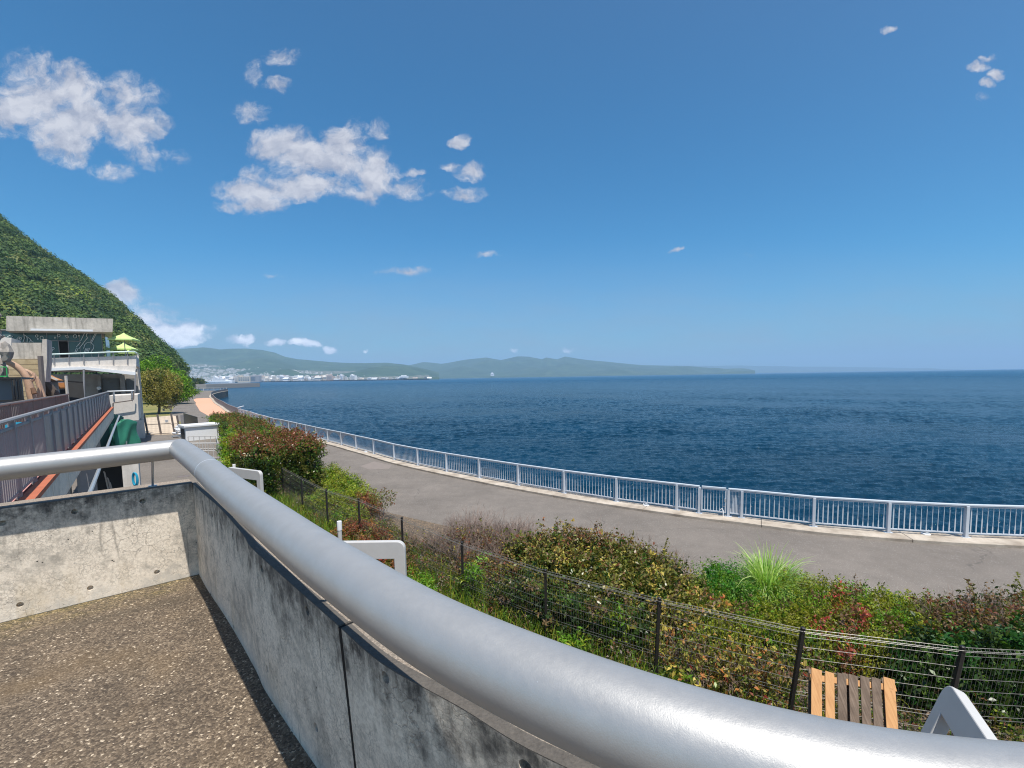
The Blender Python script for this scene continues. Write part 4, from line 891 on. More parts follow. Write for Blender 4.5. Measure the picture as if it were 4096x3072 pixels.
# bright weeds at the foot of the fence
for (px, py, h), lb, n, s_ in (((1690, 2310, .8), 'bright green weed growing through the fence right of the middle fin', 900, .12), ((1885, 2275, .8), 'bright green weed with toothed leaves right beside the fence post below the bare shrub', 1000, .13), ((2465, 2470, .75), 'upright bright green weed against the mesh fence in the middle', 420, .12), ((2290, 2560, .45), 'low lime green weed at the foot of the mesh fence above the pipe', 420, .13), ((2700, 2700, .35), 'small lime weed beside a fence post left of the orange leaves', 300, .12)):
    q = G(px, py, h); shrub('weed', lb, 'weed', [(q[0], q[1], h*.62, .32, .28, h*.5)], n, s_, [(BRIGHT, 4), (LIME, 2), (GREEN, 1.5)], None, .5, aspect=.28, shell=.8)
# grass along the foot of the fence and fallen leaves: stuff
g = np.random.default_rng(21); n = 15000; u = g.random(n)*(len(FENCE)-1.001); k = u.astype(int); f = (u-k)[:, None]; Pf = FENCE[k]*(1-f)+FENCE[k+1]*f
tt = unit(FENCE[k+1]-FENCE[k]); nn_ = np.stack([-tt[:, 1], tt[:, 0]], -1); nn_ *= np.where((nn_@np.array([.6, .8]))[:, None] > 0, 1, -1)
o_ = g.normal(-.35, .55, n); Pf = Pf+nn_*o_[:, None]; dens = (g.random(n) < np.clip(1.25-.14*np.maximum(0, Pf[:, 0]+1.5), .10, 1)); Pf = Pf[dens]; n = len(Pf)
h_ = g.uniform(.15, .5, n)*np.clip(1.2-.06*np.maximum(0, Pf[:, 0]), .5, 1.2); a = g.uniform(0, 6.28, n); sd = np.stack([np.cos(a), np.sin(a)], -1)*.008; ln = g.normal(0, .35, (n, 2))*h_[:, None]
z0 = np.zeros(n); V = np.stack([np.column_stack([Pf-sd, z0]), np.column_stack([Pf+sd, z0]), np.column_stack([Pf+sd*.7+ln*.45, h_*.62]), np.column_stack([Pf-sd*.7+ln*.45, h_*.62]), np.column_stack([Pf+ln, h_])], 1).reshape(-1, 3)
i = np.arange(n)*5; F = np.vstack([np.stack([i, i+1, i+2, i+3], -1), np.stack([i+3, i+2, i+4, i+4], -1)])
F[n:, 3] = F[n:, 0]; Fq = F[:n]; c = pick(g, n, [(BRIGHT, 2), (GREEN, 3), (LIME, 2), (YEL, .6)])
V2 = V.reshape(n, 5, 3); Vq = np.concatenate([V2[:, :4], V2[:, [3, 2, 4, 4]]], 1); Vq[:, 7] = V2[:, 4]+[.0005, 0, 0]; i = np.arange(n)*8
Fq = np.concatenate([np.stack([i, i+1, i+2, i+3], -1), np.stack([i+4, i+5, i+6, i+7], -1)]); o = np_mesh('grass', Vq.reshape(-1, 3), Fq, m_leaf, None, False, np.vstack([c, c])); tag(o, kind='stuff')
n = 9000; u = g.random(n)*(len(FENCE)-1.001); k = u.astype(int); f = (u-k)[:, None]; Pf = FENCE[k]*(1-f)+FENCE[k+1]*f+g.normal(0, .8, (n, 2)); P = np.column_stack([Pf, np.full(n, .02)]); V, F = leaves(P, np.tile([0, 0, 1.], (n, 1)), .07, g, .5, .35); o = np_mesh('fallen_leaves', V, F, m_leaf, None, False, pick(g, n, [(BROWN, 3), (ORG, .6), (YEL, 1), (GREY, 2)])); tag(o, kind='stuff')
# low growth covering the soil of the bed: stuff
n = 42000; g = np.random.default_rng(44); u = g.random(n)*(len(FENCE)-2.001)+.6; k = u.astype(int); f = (u-k)[:, None]; Pf = FENCE[k]*(1-f)+FENCE[k+1]*f
nn_ = np.array([[.62, .78]])*np.where(Pf[:, :1] < 3, 1, 0)+np.array([[.15, .99]])*np.where(Pf[:, :1] < 3, 0, 1); Pf = Pf+nn_*(g.random((n, 1))*np.clip(2.2+.25*Pf[:, :1], 1.7, 3.6)-.25)
P = np.column_stack([Pf, np.zeros(n)]); hh = .16+.14*patch_field(P, g, 1.1); P[:, 2] = np.clip(g.random(n)*np.maximum(.06, hh)*1.7, .02, .6); V, F = leaves(P, np.tile([0, 0, 1.], (n, 1)), .075, g, .5, .7)
o = np_mesh('ground_cover', V, F, m_leaf, None, False, pick(g, n, [(OLIVE, 2.4), (BROWN, 2.4), (GREEN, 2), (LIME, .9), (REDB, 1), (GREY, 1.2)], .25, patch_field(P, g, 1.3))); tag(o, kind='stuff')
# ------------------------------------------------------------------ trees
def tree(name, label, base, h, rad, cols, nl, size, crown_lo, group=None, lobes=9, seed=1, flat=.8, clump=3., leafm=None):
    g = np.random.default_rng(seed); base = np.array(base, float); t = thing(name, label, 'tree', base, group)
    mb = MB(); top = base+[0, 0, h*.75]; r = h*.03
    mb.tube(catmull([base, base+[.03*h, 0, h*.2], base+[-.02*h, .01*h, h*.45], top], 5), np.linspace(r, r*.35, 16), 8)
    bl = []
    for k in range(lobes):
        a = 2.4*k; q = (k+.5)/lobes; z = base[2]+crown_lo+(h-crown_lo)*(.15+.72*q); rr = rad*math.sqrt(max(.06, 1-(2*(.15+.72*q)-.85)**2))*.66
        c = np.array([base[0]+rr*math.cos(a)*g.uniform(.6, 1), base[1]+rr*math.sin(a)*g.uniform(.6, 1), z]); s_ = rad*g.uniform(.36, .52); bl.append((*c, s_, s_, s_*flat))
        st = base+[0, 0, h*(.22+.4*q)]; mb.tube(catmull([st, (st+c)/2+[0, 0, -.03*h], c], 4), np.linspace(r*.42, r*.10, 9), 5)
    mb.build('trunk', m_bark, t, True)
    P, N = blob_points(bl, nl, g, .6, base[2]+.3); V, F = leaves(P, N, size, g, .55, .75); c = pick(g, len(P), cols, .28, patch_field(P, g, clump)); np_mesh('crown', V, F, leafm or m_leaf, t, False, c); return t
b1 = G(635, 1656, 0); tree('lawn_tree', 'small round olive leaved tree on the lawn behind the wire gate', b1, 7.6, 4.1, [((.27, .24, .06), 3), ((.34, .29, .10), 2), (OLIVE, 2), ((.06, .08, .025), 1.5)], 15000, .30, 1.7, 'trees around the lawn', 12, 3)
BG = [((.14, .28, .022), 3), ((.20, .36, .03), 2.4), ((.06, .14, .02), 1.4), (DARK, .6)]
b2 = D(705, 1600, 118); tree('leafy_tree', 'bright green tree behind the olive lawn tree, at the foot of the hill', (b2[0]-1.2, b2[1], 0), 8.2, 4.6, BG, 13000, .5, 1.2, 'trees around the lawn', 13, 4)
b3 = D(612, 1600, 122); tree('leafy_tree', 'tall bright green tree beside the cafe balcony behind the lawn', (b3[0], b3[1], 0), 11.8, 6.4, BG, 17000, .5, 1.5, 'trees around the lawn', 14, 5)
b4 = D(655, 1600, 135); tree('leafy_tree', 'bright green tree rising between the two others against the hill', (b4[0], b4[1], 0), 10.4, 5.6, BG, 12000, .55, 1.6, 'trees around the lawn', 11, 6)
for (px, py, w_), lb in (((715, 1590, 4.5), 'low green shrub right of the leafy trees at the edge of the lawn'), ((755, 1578, 5.), 'low green shrub near the railing of the point')):
    q = G(px, py, 0); shrub('low_shrub', lb, 'shrub', [(q[0], q[1], 1.0, w_, w_*.7, 1.6), (q[0]-w_*.8, q[1], .9, w_*.8, w_*.6, 1.5)], 2600, .5, [(LIME, 2), (BRIGHT, 2), (GREEN, 2)], None, 4., stems=1)
# ------------------------------------------------------------------ cafe building, bridge, yard
D0 = D; WV = np.array([-.60, .80, 0]); WE = np.array([.80, .60, 0])
def Dw(px, py, y):             # planes square to the cafe front instead of square to the view
    d = ray(px, py); return EYE+d*(1.334*y/(d@WV))
D = Dw
def fpoly(mb, pts, y, dy, back=None):
    """outline given by lines of sight, standing at distance y and dy thick going back"""
    k = np.array(back if back is not None else WV, float)*dy
    Q = [D(px, py, y) for px, py in pts]; n = len(Q); V = Q+[q+k for q in Q]
    return mb.add(V, [tuple(range(n)), tuple(range(n, 2*n))[::-1]]+[(i, i+n, (i+1) % n+n, (i+1) % n) for i in range(n)])
def fz(mb, px0, px1, z0, z1, y, dy):
    p = D(px0, 1536, y); q = D(px1, 1536, y); c = (p+q)/2+WV*dy/2
    return mb.box((c[0], c[1], (z0+z1)/2), (np.linalg.norm((q-p)[:2]), dy, abs(z1-z0)), math.atan2(WE[1], WE[0]))
def frect(mb, x0, y0, x1, y1, y, dy):
    m_ = (x0+x1)/2; return fz(mb, x0, x1, D(m_, y1, y)[2], D(m_, y0, y)[2], y, dy)
def at(px, y, z=0.): p = D(px, 1536, y); return np.array([p[0], p[1], z])
WA = math.atan2(.6, .8)
ground_py = lambda px, y: 1507+.0159*(2048-px)+5.6*FPX/y
def f_glass(t):
    p = t.pos(); return {'Base Color': t.mix(t.mapr(t.noise(p, .5, 3), .35, .65), (.045, .085, .085), (.09, .15, .15))}
m_glass = mat('teal_glass', rough=.06, fn=f_glass)
cb = thing('cafe_building', 'two storey concrete cafe with a glass front covered in white line drawings, above a balcony', 'building', at(300, 44))
b = MB(); fpoly(b, [(25,1263),(452,1275),(450,1328),(25,1323)], 42.5, 8, (-.654, .756, 0)); b.build('roof_parapet', m_conc, cb)
b = MB(); fpoly(b, [(122,1314),(371,1318.5),(371,1326),(122,1322)], 42.2, .29); b.build('awning_box', m_white, cb)
gx = [25, 114, 205, 248, 288, 333, 377, 422]
for a, c in zip(gx[:-1], gx[1:]):
    y0 = 1325.5+(a-25)*.009
    if a == 248:
        b = MB(); frect(b, a+1, y0+1, c-1, 1361, 44, .05); b.build('glass_pane', m_glass, cb)
        b = MB(); frect(b, a+2.5, 1364, c-2.5, 1432, 44.4, .05); b.build('open_door', m_int, cb); continue
    b = MB(); frect(b, a+1, y0+1, c-1, 1432, 44, .05); b.build('glass_pane', m_glass, cb)
b = MB()
for x in gx: frect(b, x-.9, 1325, x+.9, 1432, 43.93, .14)
frect(b, 205, 1362.5, 333, 1365, 43.92, .12); frect(b, 25, 1324, 422, 1327.5, 43.9, .16)
for x in (248.5, 287.5): frect(b, x-1.3, 1362, x+1.3, 1432, 43.9, .18)
b.build('window_frame', m_greyrail, cb)
b = MB(); p = D(422, 1380, 44)+WV*2.05; b.box((p[0], p[1], p[2]), (.05, 3.9, 3.0), WA); b.build('side_glass', m_glass, cb)
b = MB(); frect(b, 20, 1326, 424, 1440, 48.2, .3); b.build('back_wall', m_int, cb)
# line drawings on the glass
ln = MB(); Z = lambda x, y: D(x/4.424, 1220+y/4.424, 43.88)
def loop(cx, cy, r, n=14): ln.tube([Z(cx+r*math.cos(2*math.pi*k/n), cy+r*math.sin(2*math.pi*k/n)) for k in range(n+1)], .025, 4, False)
for c in ((650,548,22),(738,582,30),(1040,540,25),(1328,555,30),(972,578,12),(335,585,20),(362,592,20),(298,610,12),(668,600,10),(860,755,26),(905,800,24),(870,700,14),(940,770,20),(1398,545,10)): loop(*c)
for pl in ([(405,660),(432,590),(425,535),(412,518),(470,555),(540,605),(560,640),(595,660)], [(478,660),(485,600),(470,560)], [(545,605),(525,660)], [(1425,640),(1495,500)], [(1350,745),(1425,660)], [(1325,835),(1350,770),(1385,770),(1345,835)], [(1400,770),(1500,640),(1550,580),(1525,540),(1548,490)], [(1605,655),(1685,500)], [(1622,665),(1705,505)], [(1480,770),(1500,700),(1545,662),(1605,660),(1662,720),(1650,775),(1600,845)], [(1490,840),(1520,765)], [(1512,840),(1542,765)], [(1535,840),(1562,765)], [(1560,840),(1585,765)], [(1150,540),(1200,545),(1220,575),(1180,580),(1150,540)], [(130,560),(185,540),(225,550),(190,590)]):
    ln.tube([Z(*q) for q in pl], .028, 4, False)
ln.build('line_drawing', m_line, cb)
b = MB(); fpoly(b, [(184,1433),(545,1423),(545,1463),(335,1463.5),(184,1467)], 40, .25); p = D(545, 1443, 40)-WE*.125+WV*3.87; b.box(tuple(p), (.24, 7.2, D(545,1423,40)[2]-D(545,1463,40)[2]), WA); b.build('balcony_parapet', m_conc2, cb)
b = MB(); fpoly(b, [(184,1467),(335,1463.5),(545,1463),(541,1488),(335,1468),(184,1474)], 39.85, .3); b.build('soffit_panel', m_conc2, cb)
b = MB(); fpoly(b, [(182,1474),(335,1467.5),(542,1488),(541,1500.5),(335,1478),(182,1484)], 39.6, .5); b.build('fascia', m_white, cb)
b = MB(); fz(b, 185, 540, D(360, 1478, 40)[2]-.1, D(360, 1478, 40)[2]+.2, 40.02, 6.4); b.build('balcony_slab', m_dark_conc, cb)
rl = thing('balcony_railing', 'pale green tube railing on top of the cafe balcony parapet', 'railing', D(360, 1420, 39.9))
b = MB(); b.tube([D(x, y, 39.85) for x, y in ((186,1418.5),(335,1412.5),(500,1407),(536,1406),(545,1411))]+[D(545, 1411, 39.85)+WV*5], .065, 10); b.build('top_rail', m_glassrail, rl, True)
for x in (216, 276, 335, 394, 453, 510):
    y0 = 1417-(x-189)*.03; MB().bar(D(x, y0, 39.9), D(x, 1459 if x != 394 else 1440, 39.9), .05, .07, (0, 1, 0)).build('post', m_greyrail, rl)
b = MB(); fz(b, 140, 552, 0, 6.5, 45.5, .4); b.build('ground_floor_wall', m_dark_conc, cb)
for a, c in ((410, 478), (505, 540)): 
    bb = MB(); frect(bb, a, 1514, c, 1640, 45.4, .1); o_ = bb.build('shutter', m_shutter, cb)
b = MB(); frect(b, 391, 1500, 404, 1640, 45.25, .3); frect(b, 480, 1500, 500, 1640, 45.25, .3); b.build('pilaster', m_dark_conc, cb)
b = MB(); frect(b, 545, 1420, 563, 1690, 45.6, 1.2); b.build('corner_column', m_conc2, cb)
b = MB(); frect(b, 527, 1682, 564, ground_py(545, 44.6), 44.6, 1.0); b.build('column_base', m_conc2, cb)
MB().tube([D(541, 1500, 39.5), D(541, 1566, 39.5), D(536, 1575, 39.5), D(534, 1600, 39.5)], .055, 8).build('drain_pipe', m_greyrail, cb, True)
MB().cyl(D(335, 1476, 39.3), D(337, 1640, 39.3), .065, 8).build('steel_post', m_greyrail, cb, True)
wl = thing('wall_lamp', 'small round white lamp on the shaded wall under the balcony', 'lamp', D(395, 1553, 44.9)); c_ = D(395, 1551, 44.9)
MB().lathe(c_+[0, 0, -.1], [(.05, -.12), (.16, 0), (.17, .12), (.08, .22)], 12).build('globe', m_lamp, wl, True); MB().box(c_+np.array([0, .12, -.32]), (.2, .2, .3)).build('bracket', m_black, wl)
# parasols
def parasol(px, py_apex, px0, px1, py_edge, py_val, y, label):
    a = D(px, py_apex, y); w_ = np.linalg.norm((D(px1, py_edge, y)-D(px0, py_edge, y))[:2])/2; e = D((px0+px1)/2, py_edge, y); v = D(px, py_val, y)[2]; cx, y = e[0], e[1]
    t = thing('parasol', label, 'parasol', (cx, y, 6.6), 'lime green parasols on the cafe balcony')
    N = 9; V = []; F = []; zs = a[2]-.16; ang = .35
    ring_ = []
    for k in range(32):
        u = 2*math.pi*k/32+math.pi/4; s_ = w_*.93/max(abs(math.cos(u)), abs(math.sin(u)))*.78
        ring_.append((s_*math.cos(u+ang), s_*math.sin(u+ang)))
    for i in range(N):
        f = i/(N-1); 
        for k, (x, q) in enumerate(ring_):
            sag = .10*math.sin(math.pi*f)*(1 if k % 4 else .3); V.append((cx+x*(.14+.86*f), y+q*(.14+.86*f), zs-(zs-e[2])*f-sag*.6))
    for x, q in ring_: V.append((cx+x*1., y+q*1., v-.02))
    F = [(i*32+k, i*32+(k+1) % 32, (i+1)*32+(k+1) % 32, (i+1)*32+k) for i in range(N) for k in range(32)]
    MB().add(V, F).build('canopy', m_shade, t, False)
    V = [(cx, y, a[2])]+[(cx+x*.22, y+q*.22, zs-.06) for x, q in ring_]; MB().add(V, [(0, 1+k, 1+(k+1) % 32) for k in range(32)]).build('vent_cap', m_shade, t)
    MB().cyl((cx, y, 6.5), (cx, y, a[2]-.05), .035, 8).build('pole', m_greyrail, t, True)
    r = MB()
    for k in range(0, 32, 4): r.bar((cx, y, zs-.12), (cx+ring_[k][0]*.97, y+ring_[k][1]*.97, e[2]-.06), .025, .025)
    r.build('ribs', m_greyrail, t)
parasol(508, 1331, 426, 568, 1358, 1363, 43.5, 'highest lime green parasol on the balcony, nearest the glass front')
parasol(487, 1370, 434, 560, 1396, 1400, 47.5, 'lime green parasol below the highest one on the balcony, peak further left')
parasol(522, 1399, 456, 572, 1411, 1415, 46, 'lowest lime green parasol, half hidden behind the balcony railing')
# landing at the end of the bridge
lg = thing('bridge_landing', 'pale concrete landing box at the far end of the footbridge', 'landing', at(495, 35, 2.6))
b = MB(); fpoly(b, [(433,1583),(551,1577),(556,1682),(452,1688.5),(447,1640)], 35, 4.5); b.build('parapet', m_conc2, lg, bevel=.03)
b = MB(); b.tube([D(430, 1566, 35.1), D(537, 1562, 35.1)], .055, 8); b.build('top_rail', m_steel, lg, True)
for x, y0, y1 in ((455,1568,1597),(527,1565,1592)): MB().bar(D(x, y0, 34.95), D(x, y1, 34.95), .09, .06, (0, 1, 0)).build('rail_post', m_steel, lg)
b = MB(); b.tube([D(535, 1568, 34.7), D(534, 1596, 34.7), D(530, 1601, 34.7), D(456, 1611, 34.7), D(452, 1614, 34.7), D(452, 1646, 34.7)], .045, 8); b.build('wall_handrail', m_brownrail, lg, True)
b = MB(); frect(b, 470, 1684, 528, ground_py(500, 37), 37, 1.2); b.build('support', m_dark_conc, lg)
# footbridge
R1a, R1b = np.array([-5.8, 4.46]), np.array([-28.5, 32.8]); rt = (R1b-R1a)/np.linalg.norm(R1b-R1a); rn = np.array([rt[1], -rt[0]])   # rn: outward, to the yard
LB = np.linalg.norm(R1b-R1a); DZ = 3.58; dz = lambda s_: 3.58+.32*s_/LB; ZT = 5.0
fb_ = thing('footbridge', 'narrow footbridge with pink deck and red brick edge running to the cafe landing', 'bridge', (*R1a, DZ))
def q3(s, o, z): p = R1a+rt*s+rn*o; return np.array([p[0], p[1], z])
def strip(o0, o1, h0, h1):
    V = []
    for s_ in (0, LB):
        for o in (o0, o1):
            for h in (h0, h1): V.append(q3(s_, o, dz(s_)+h))
    return MB().add(V, [(0,1,3,2),(4,6,7,5),(0,4,5,1),(2,3,7,6),(0,2,6,4),(1,5,7,3)])
strip(-1.5, -.06, -.3, 0).build('deck', m_pinkdeck, fb_); strip(-.0, .21, -.07, .02).build('brick_edge', m_red, fb_); strip(.0, .18, -.75, -.07).build('side_beam', m_wall, fb_)
for s_ in (16., 24., 32.): b = MB(); p = q3(s_, -.7, 0); b.box((p[0], p[1], 1.5), (.5, .5, 3.0), math.atan2(rt[1], rt[0])); b.build('pier', m_dark_conc, fb_)
br = thing('bridge_railing', 'grey railing of the footbridge, bars nearby and solid grey panels further along', 'railing', (*R1a, DZ))
b = MB(); b.tube([q3(0, -.03, ZT), q3(LB, -.03, ZT)], .04, 8); b.bar(q3(0, -.03, ZT-.14), q3(LB, -.03, ZT-.14), .05, .04); b.build('top_rail', m_greyrail, br)
npost = 24; sp_ = [LB*(k/npost) for k in range(npost+1)]
for s_ in sp_: MB().bar(q3(s_, -.03, dz(s_)-.03), q3(s_, -.03, ZT-.02), .09, .07, (rt[0], rt[1], 0)).build('post', m_greyrail, br)
for a, c in zip(sp_[:-1], sp_[1:]):
    b = MB(); za, zc = dz(a), dz(c)
    if c < 7.6:
        b.bar(q3(a+.05, -.03, za+.10), q3(c-.05, -.03, zc+.10), .04, .04); n = int((c-a)/.14)
        for k in range(1, n): s_ = a+(c-a)*k/n; b.bar(q3(s_, -.03, dz(s_)+.10), q3(s_, -.03, ZT-.15), .032, .02, (rt[0], rt[1], 0))
        b.build('bar_panel', m_greyrail, br)
    else:
        n = 3
        for k in range(n):
            u, v = a+.05+(c-a-.1)*k/n, a+.05+(c-a-.1)*(k+1)/n; V = []
            for s_ in (u+.006, v-.006):
                for o in (-.04, -.02):
                    for z in (dz(s_)+.05, ZT-.16): V.append(q3(s_, o, z))
            b.add(V, [(0,1,3,2),(4,6,7,5),(0,4,5,1),(2,3,7,6),(0,2,6,4),(1,5,7,3)])
        b.build('solid_panel', m_panel, br)
b = MB(); pr_ = [q3(LB-1.2, .5, DZ-.25), q3(LB*.6, .55, DZ-.45), q3(LB*.3, .6, DZ-.65), q3(LB*.04, .62, DZ-.8)]; b.tube(pr_, .05, 8)
dp = thing('pipe_run', 'pale grey pipe running below the brick edge of the footbridge', 'pipe', pr_[0]); b.build('pipe', m_steel, dp, True)
# second railing beyond the deck
r2 = thing('far_railing', 'brown barred railing on the far side of the footbridge deck', 'railing', q3(8, -1.55, DZ)); b = MB(); L0, L1 = 2., 30.
b.tube([q3(L0, -1.52, ZT), q3(L1, -1.52, ZT)], .045, 8); b.build('top_rail', m_brownrail, r2)
b = MB(); n = 110
for k in range(n): s_ = L0+(L1-L0)*k/n; w_ = .10 if k % 8 == 0 else .028; b.bar(q3(s_, -1.52, dz(s_)), q3(s_, -1.52, ZT-.02), w_, .05, (rt[0], rt[1], 0))
b.build('bars', m_brownrail, r2)
for k, (x0, y0, x1, y1, y, lb) in enumerate(((35,1630,64,1680,17.5,'tall pale concrete block behind the brown railing, nearer the left edge'),(71,1627,99,1662,19.2,'square pale concrete block behind the brown railing'),(172,1591,206,1655,26.,'pale concrete gate post between the two lengths of brown railing'))):
    t = thing('concrete_block', lb, 'block', at((x0+x1)/2, y, 0)); b = MB(); frect(b, x0, y0, x1, y1, y, .6); p = at((x0+x1)/2, y+.3); zb = D((x0+x1)/2, y1, y)[2]; b.box((p[0], p[1], zb/2), (.42, .5, zb), WA); b.build('block', m_conc2, t, bevel=.02)
for x0, y0, x1, y1, y, lb in ((31,1690,70,1713,13.2,'bright blue board seen over the bars of the footbridge railing'),(3,1700,23,1722,12.6,'small light blue board at the left edge seen over the footbridge railing')):
    t = thing('blue_board', lb, 'board', at((x0+x1)/2, y, 3)); b = MB(); frect(b, x0, y0, x1, y1, y, .05); b.build('board', m_blue, t); p = at((x0+x1)/2, y+.1); zt = D((x0+x1)/2, y1, y)[2]; MB().cyl((p[0], p[1], 0), (p[0], p[1], zt), .03, 6).build('stand', m_greyrail, t)
# animal enclosure on the left
sw = thing('stair_wall', 'weathered concrete wall block with ribbed boards below it, under the glass front', 'wall', at(105, 30))
b = MB(); fpoly(b, [(47,1371),(166,1371),(164,1435),(38,1438)], 30, 3); b.build('concrete_top', m_conc, sw)
b = MB(); frect(b, 40, 1436, 160, ground_py(100, 29.9), 29.93, 2.6); b.build('ribbed_boards', m_board, sw)
b = MB(); fpoly(b, [(169,1357),(187,1356),(188,1440),(185,1480),(181,1528),(163,1522),(164,1440)], 29, 1.6); b.build('rough_fin', m_conc, sw)
gw = thing('side_wall', 'grey concrete wall behind the rock tower at the left edge', 'wall', at(20, 31)); b = MB(); fpoly(b, [(-60,1338),(46,1352),(38,1470),(-60,1470)], 31.5, 2.4); p = at(-10, 32.7); b.box((p[0], p[1], 3.4), (3., 2., 6.8)); b.build('wall', m_conc2, gw)
def lumps(mb, c, r, n, g, sub=2):
    for _ in range(n):
        bm = bmesh.new(); bmesh.ops.create_icosphere(bm, subdivisions=sub, radius=1); q = np.array(c)+g.normal(0, 1, 3)*np.array(r)*.45; s_ = np.array(r)*g.uniform(.4, .75, 3); ph = g.uniform(0, 6, 3)
        V = []
        for v in bm.verts: d = np.array(v.co); V.append(q+d*s_*(1+.16*math.sin(d[0]*5+ph[0])+.14*math.sin(d[1]*6+ph[1])+.12*math.sin(d[2]*7+ph[2])))
        mb.add(V, [tuple(v.index for v in f.verts) for f in bm.faces]); bm.free()
g = np.random.default_rng(8)
rk = thing('rock_tower', 'tall craggy artificial rock at the left edge of the picture', 'rock', at(2, 24)); b = MB()
for z in np.arange(.5, 9.0, .75): lumps(b, at(-26 if z > 4 else -34, 24)+[0, 0, z], (.45+.1*math.sin(z*3), .5, .55), 3, g)
b.build('rock', m_rock, rk); b = MB(); b.tube([at(2, 24)+[0, 0, 8.4], at(4, 24)+[0, 0, 9.4], at(0, 24)+[0, 0, 10.2]], [.13, .09, .05], 6); b.tube([at(4, 24)+[0, 0, 8.9], at(16, 24)+[.05, 0, 8.5]], [.08, .05], 5); b.build('dead_stump', m_black, rk)
lgt = thing('climbing_log', 'bare peeled tree trunk bending down across the enclosure', 'log', at(120, 25)); LP = lambda pts, y=25: [D(x, q, y) for x, q in pts]
b = MB(); b.tube(catmull(LP([(-40,1437),(0,1442),(40,1452),(75,1472),(102,1503),(116,1540),(124,1575),(136,1615),(140,1660)]), 5), np.concatenate([np.linspace(.13, .15, 20), np.linspace(.15, .21, 21)]), 10); b.build('trunk', m_log, lgt, True)
b = MB(); b.tube(catmull(LP([(112,1530),(130,1515),(137,1505),(134,1490)]), 5), np.linspace(.13, .05, 16), 8); b.tube(catmull(LP([(92,1478),(120,1490),(148,1520),(162,1560),(178,1615)], 25.6), 5), np.linspace(.07, .14, 21), 8); b.tube(catmull(LP([(150,1512),(158,1560),(150,1600),(146,1650)], 25.3), 5), np.linspace(.05, .13, 16), 8); b.build('branch', m_log, lgt, True)
b = MB(); c0, c1 = D(131, 1552, 24.8), D(138, 1575, 24.75); b.tube([c0, c1], [.09, .11], 8); b.build('knot_hole', m_logcut, lgt, True)
wp_ = thing('timber_post', 'upright weathered timber post right of the bare trunk', 'post', at(161, 27)); b = MB(); b.bar(D(161, 1424, 27), at(161, 27, 0), .17, .15, (0, 1, 0)); b.build('post', m_brownrail, wp_)
ld = thing('dark_trunk', 'dark leaning log in the shade beside the white tiled wall', 'log', at(200, 31)); b = MB(); b.tube(LP([(172,1520),(190,1548),(226,1592),(250,1640)], 31), [.25, .3, .3, .28], 8); b.build('log', m_bark, ld, True)
cg = thing('cage', 'black framed enclosure with glass at the lower left edge', 'cage', at(40, 22)); b = MB(); frect(b, -40, 1509, 86, 1517, 22, 2.5); b.build('roof_beam', m_black, cg)
for x in (46, 60, 74, 84): b = MB(); frect(b, x-2.2, 1517, x+2.2, ground_py(60, 22), 22, .2); b.build('frame_post', m_black, cg)
b = MB(); frect(b, -40, 1517, 44, 1640, 22.6, .06); b.build('glass', m_bldwin, cg); b = MB(); frect(b, -40, 1600, 86, 1607, 21.9, .3); b.build('sill', m_black, cg); b = MB(); frect(b, -40, 1517, 86, 1760, 24.6, .1); b.build('back_panel', m_int, cg)
gf = thing('green_frame', 'bright green square frame above the black enclosure at the left edge', 'frame', at(10, 23.5)); b = MB()
for q in ((-12,1466,33,1469.5),(30,1466,33,1507),(-12,1503,33,1507)): frect(b, *q, 23.5, .12)
b.build('frame', m_green, gf); b = MB(); frect(b, -12, 1469.5, 30, 1503, 23.8, .05); b.build('backing', m_int, gf); MB().cyl(D(31, 1507, 23.6), at(31, 23.6), .05, 6).build('leg', m_green, gf)
pv_ = thing('kiosk', 'small kiosk with orange roof edge and white tiled wall under the balcony', 'kiosk', at(215, 34)); b = MB(); fpoly(b, [(182,1500),(196,1508),(230,1521),(182,1522)], 34, 2.5); b.build('orange_roof', m_orange, pv_)
b = MB(); b.bar(D(181, 1499, 33.9), D(231, 1521, 33.9), .12, .12); b.build('roof_edge', m_conc2, pv_); b = MB(); frect(b, 190, 1527, 232, ground_py(210, 34), 34, 2.2); b.build('tiled_wall', m_lattice, pv_)
b = MB()
for x in np.arange(193, 232, 4.2): frect(b, x-.35, 1527, x+.35, 1640, 33.97, .02)
for y in np.arange(1531, 1640, 5.5): frect(b, 190, y-.35, 232, y+.35, 33.965, .02)
b.build('tile_grid', m_greyrail, pv_); b = MB(); frect(b, 233, 1530, 258, 1556, 34.1, .1); b.build('orange_board', m_orange, pv_); b = MB(); frect(b, 232, 1556, 332, 1680, 34.3, .1); frect(b, 258, 1531, 332, 1556, 34.3, .1); b.build('dark_panel', m_int, pv_)
b = MB(); frect(b, 184, 1522, 262, 1527, 33.8, .2); b.bar(D(262, 1524, 33.9), D(332, 1530, 33.9), .1, .1); b.build('beam', m_black, pv_); b = MB(); b.bar(D(263, 1503, 33.6), at(263, 33.6), .11, .11, (0, 1, 0)); b.build('pole', m_conc2, pv_)
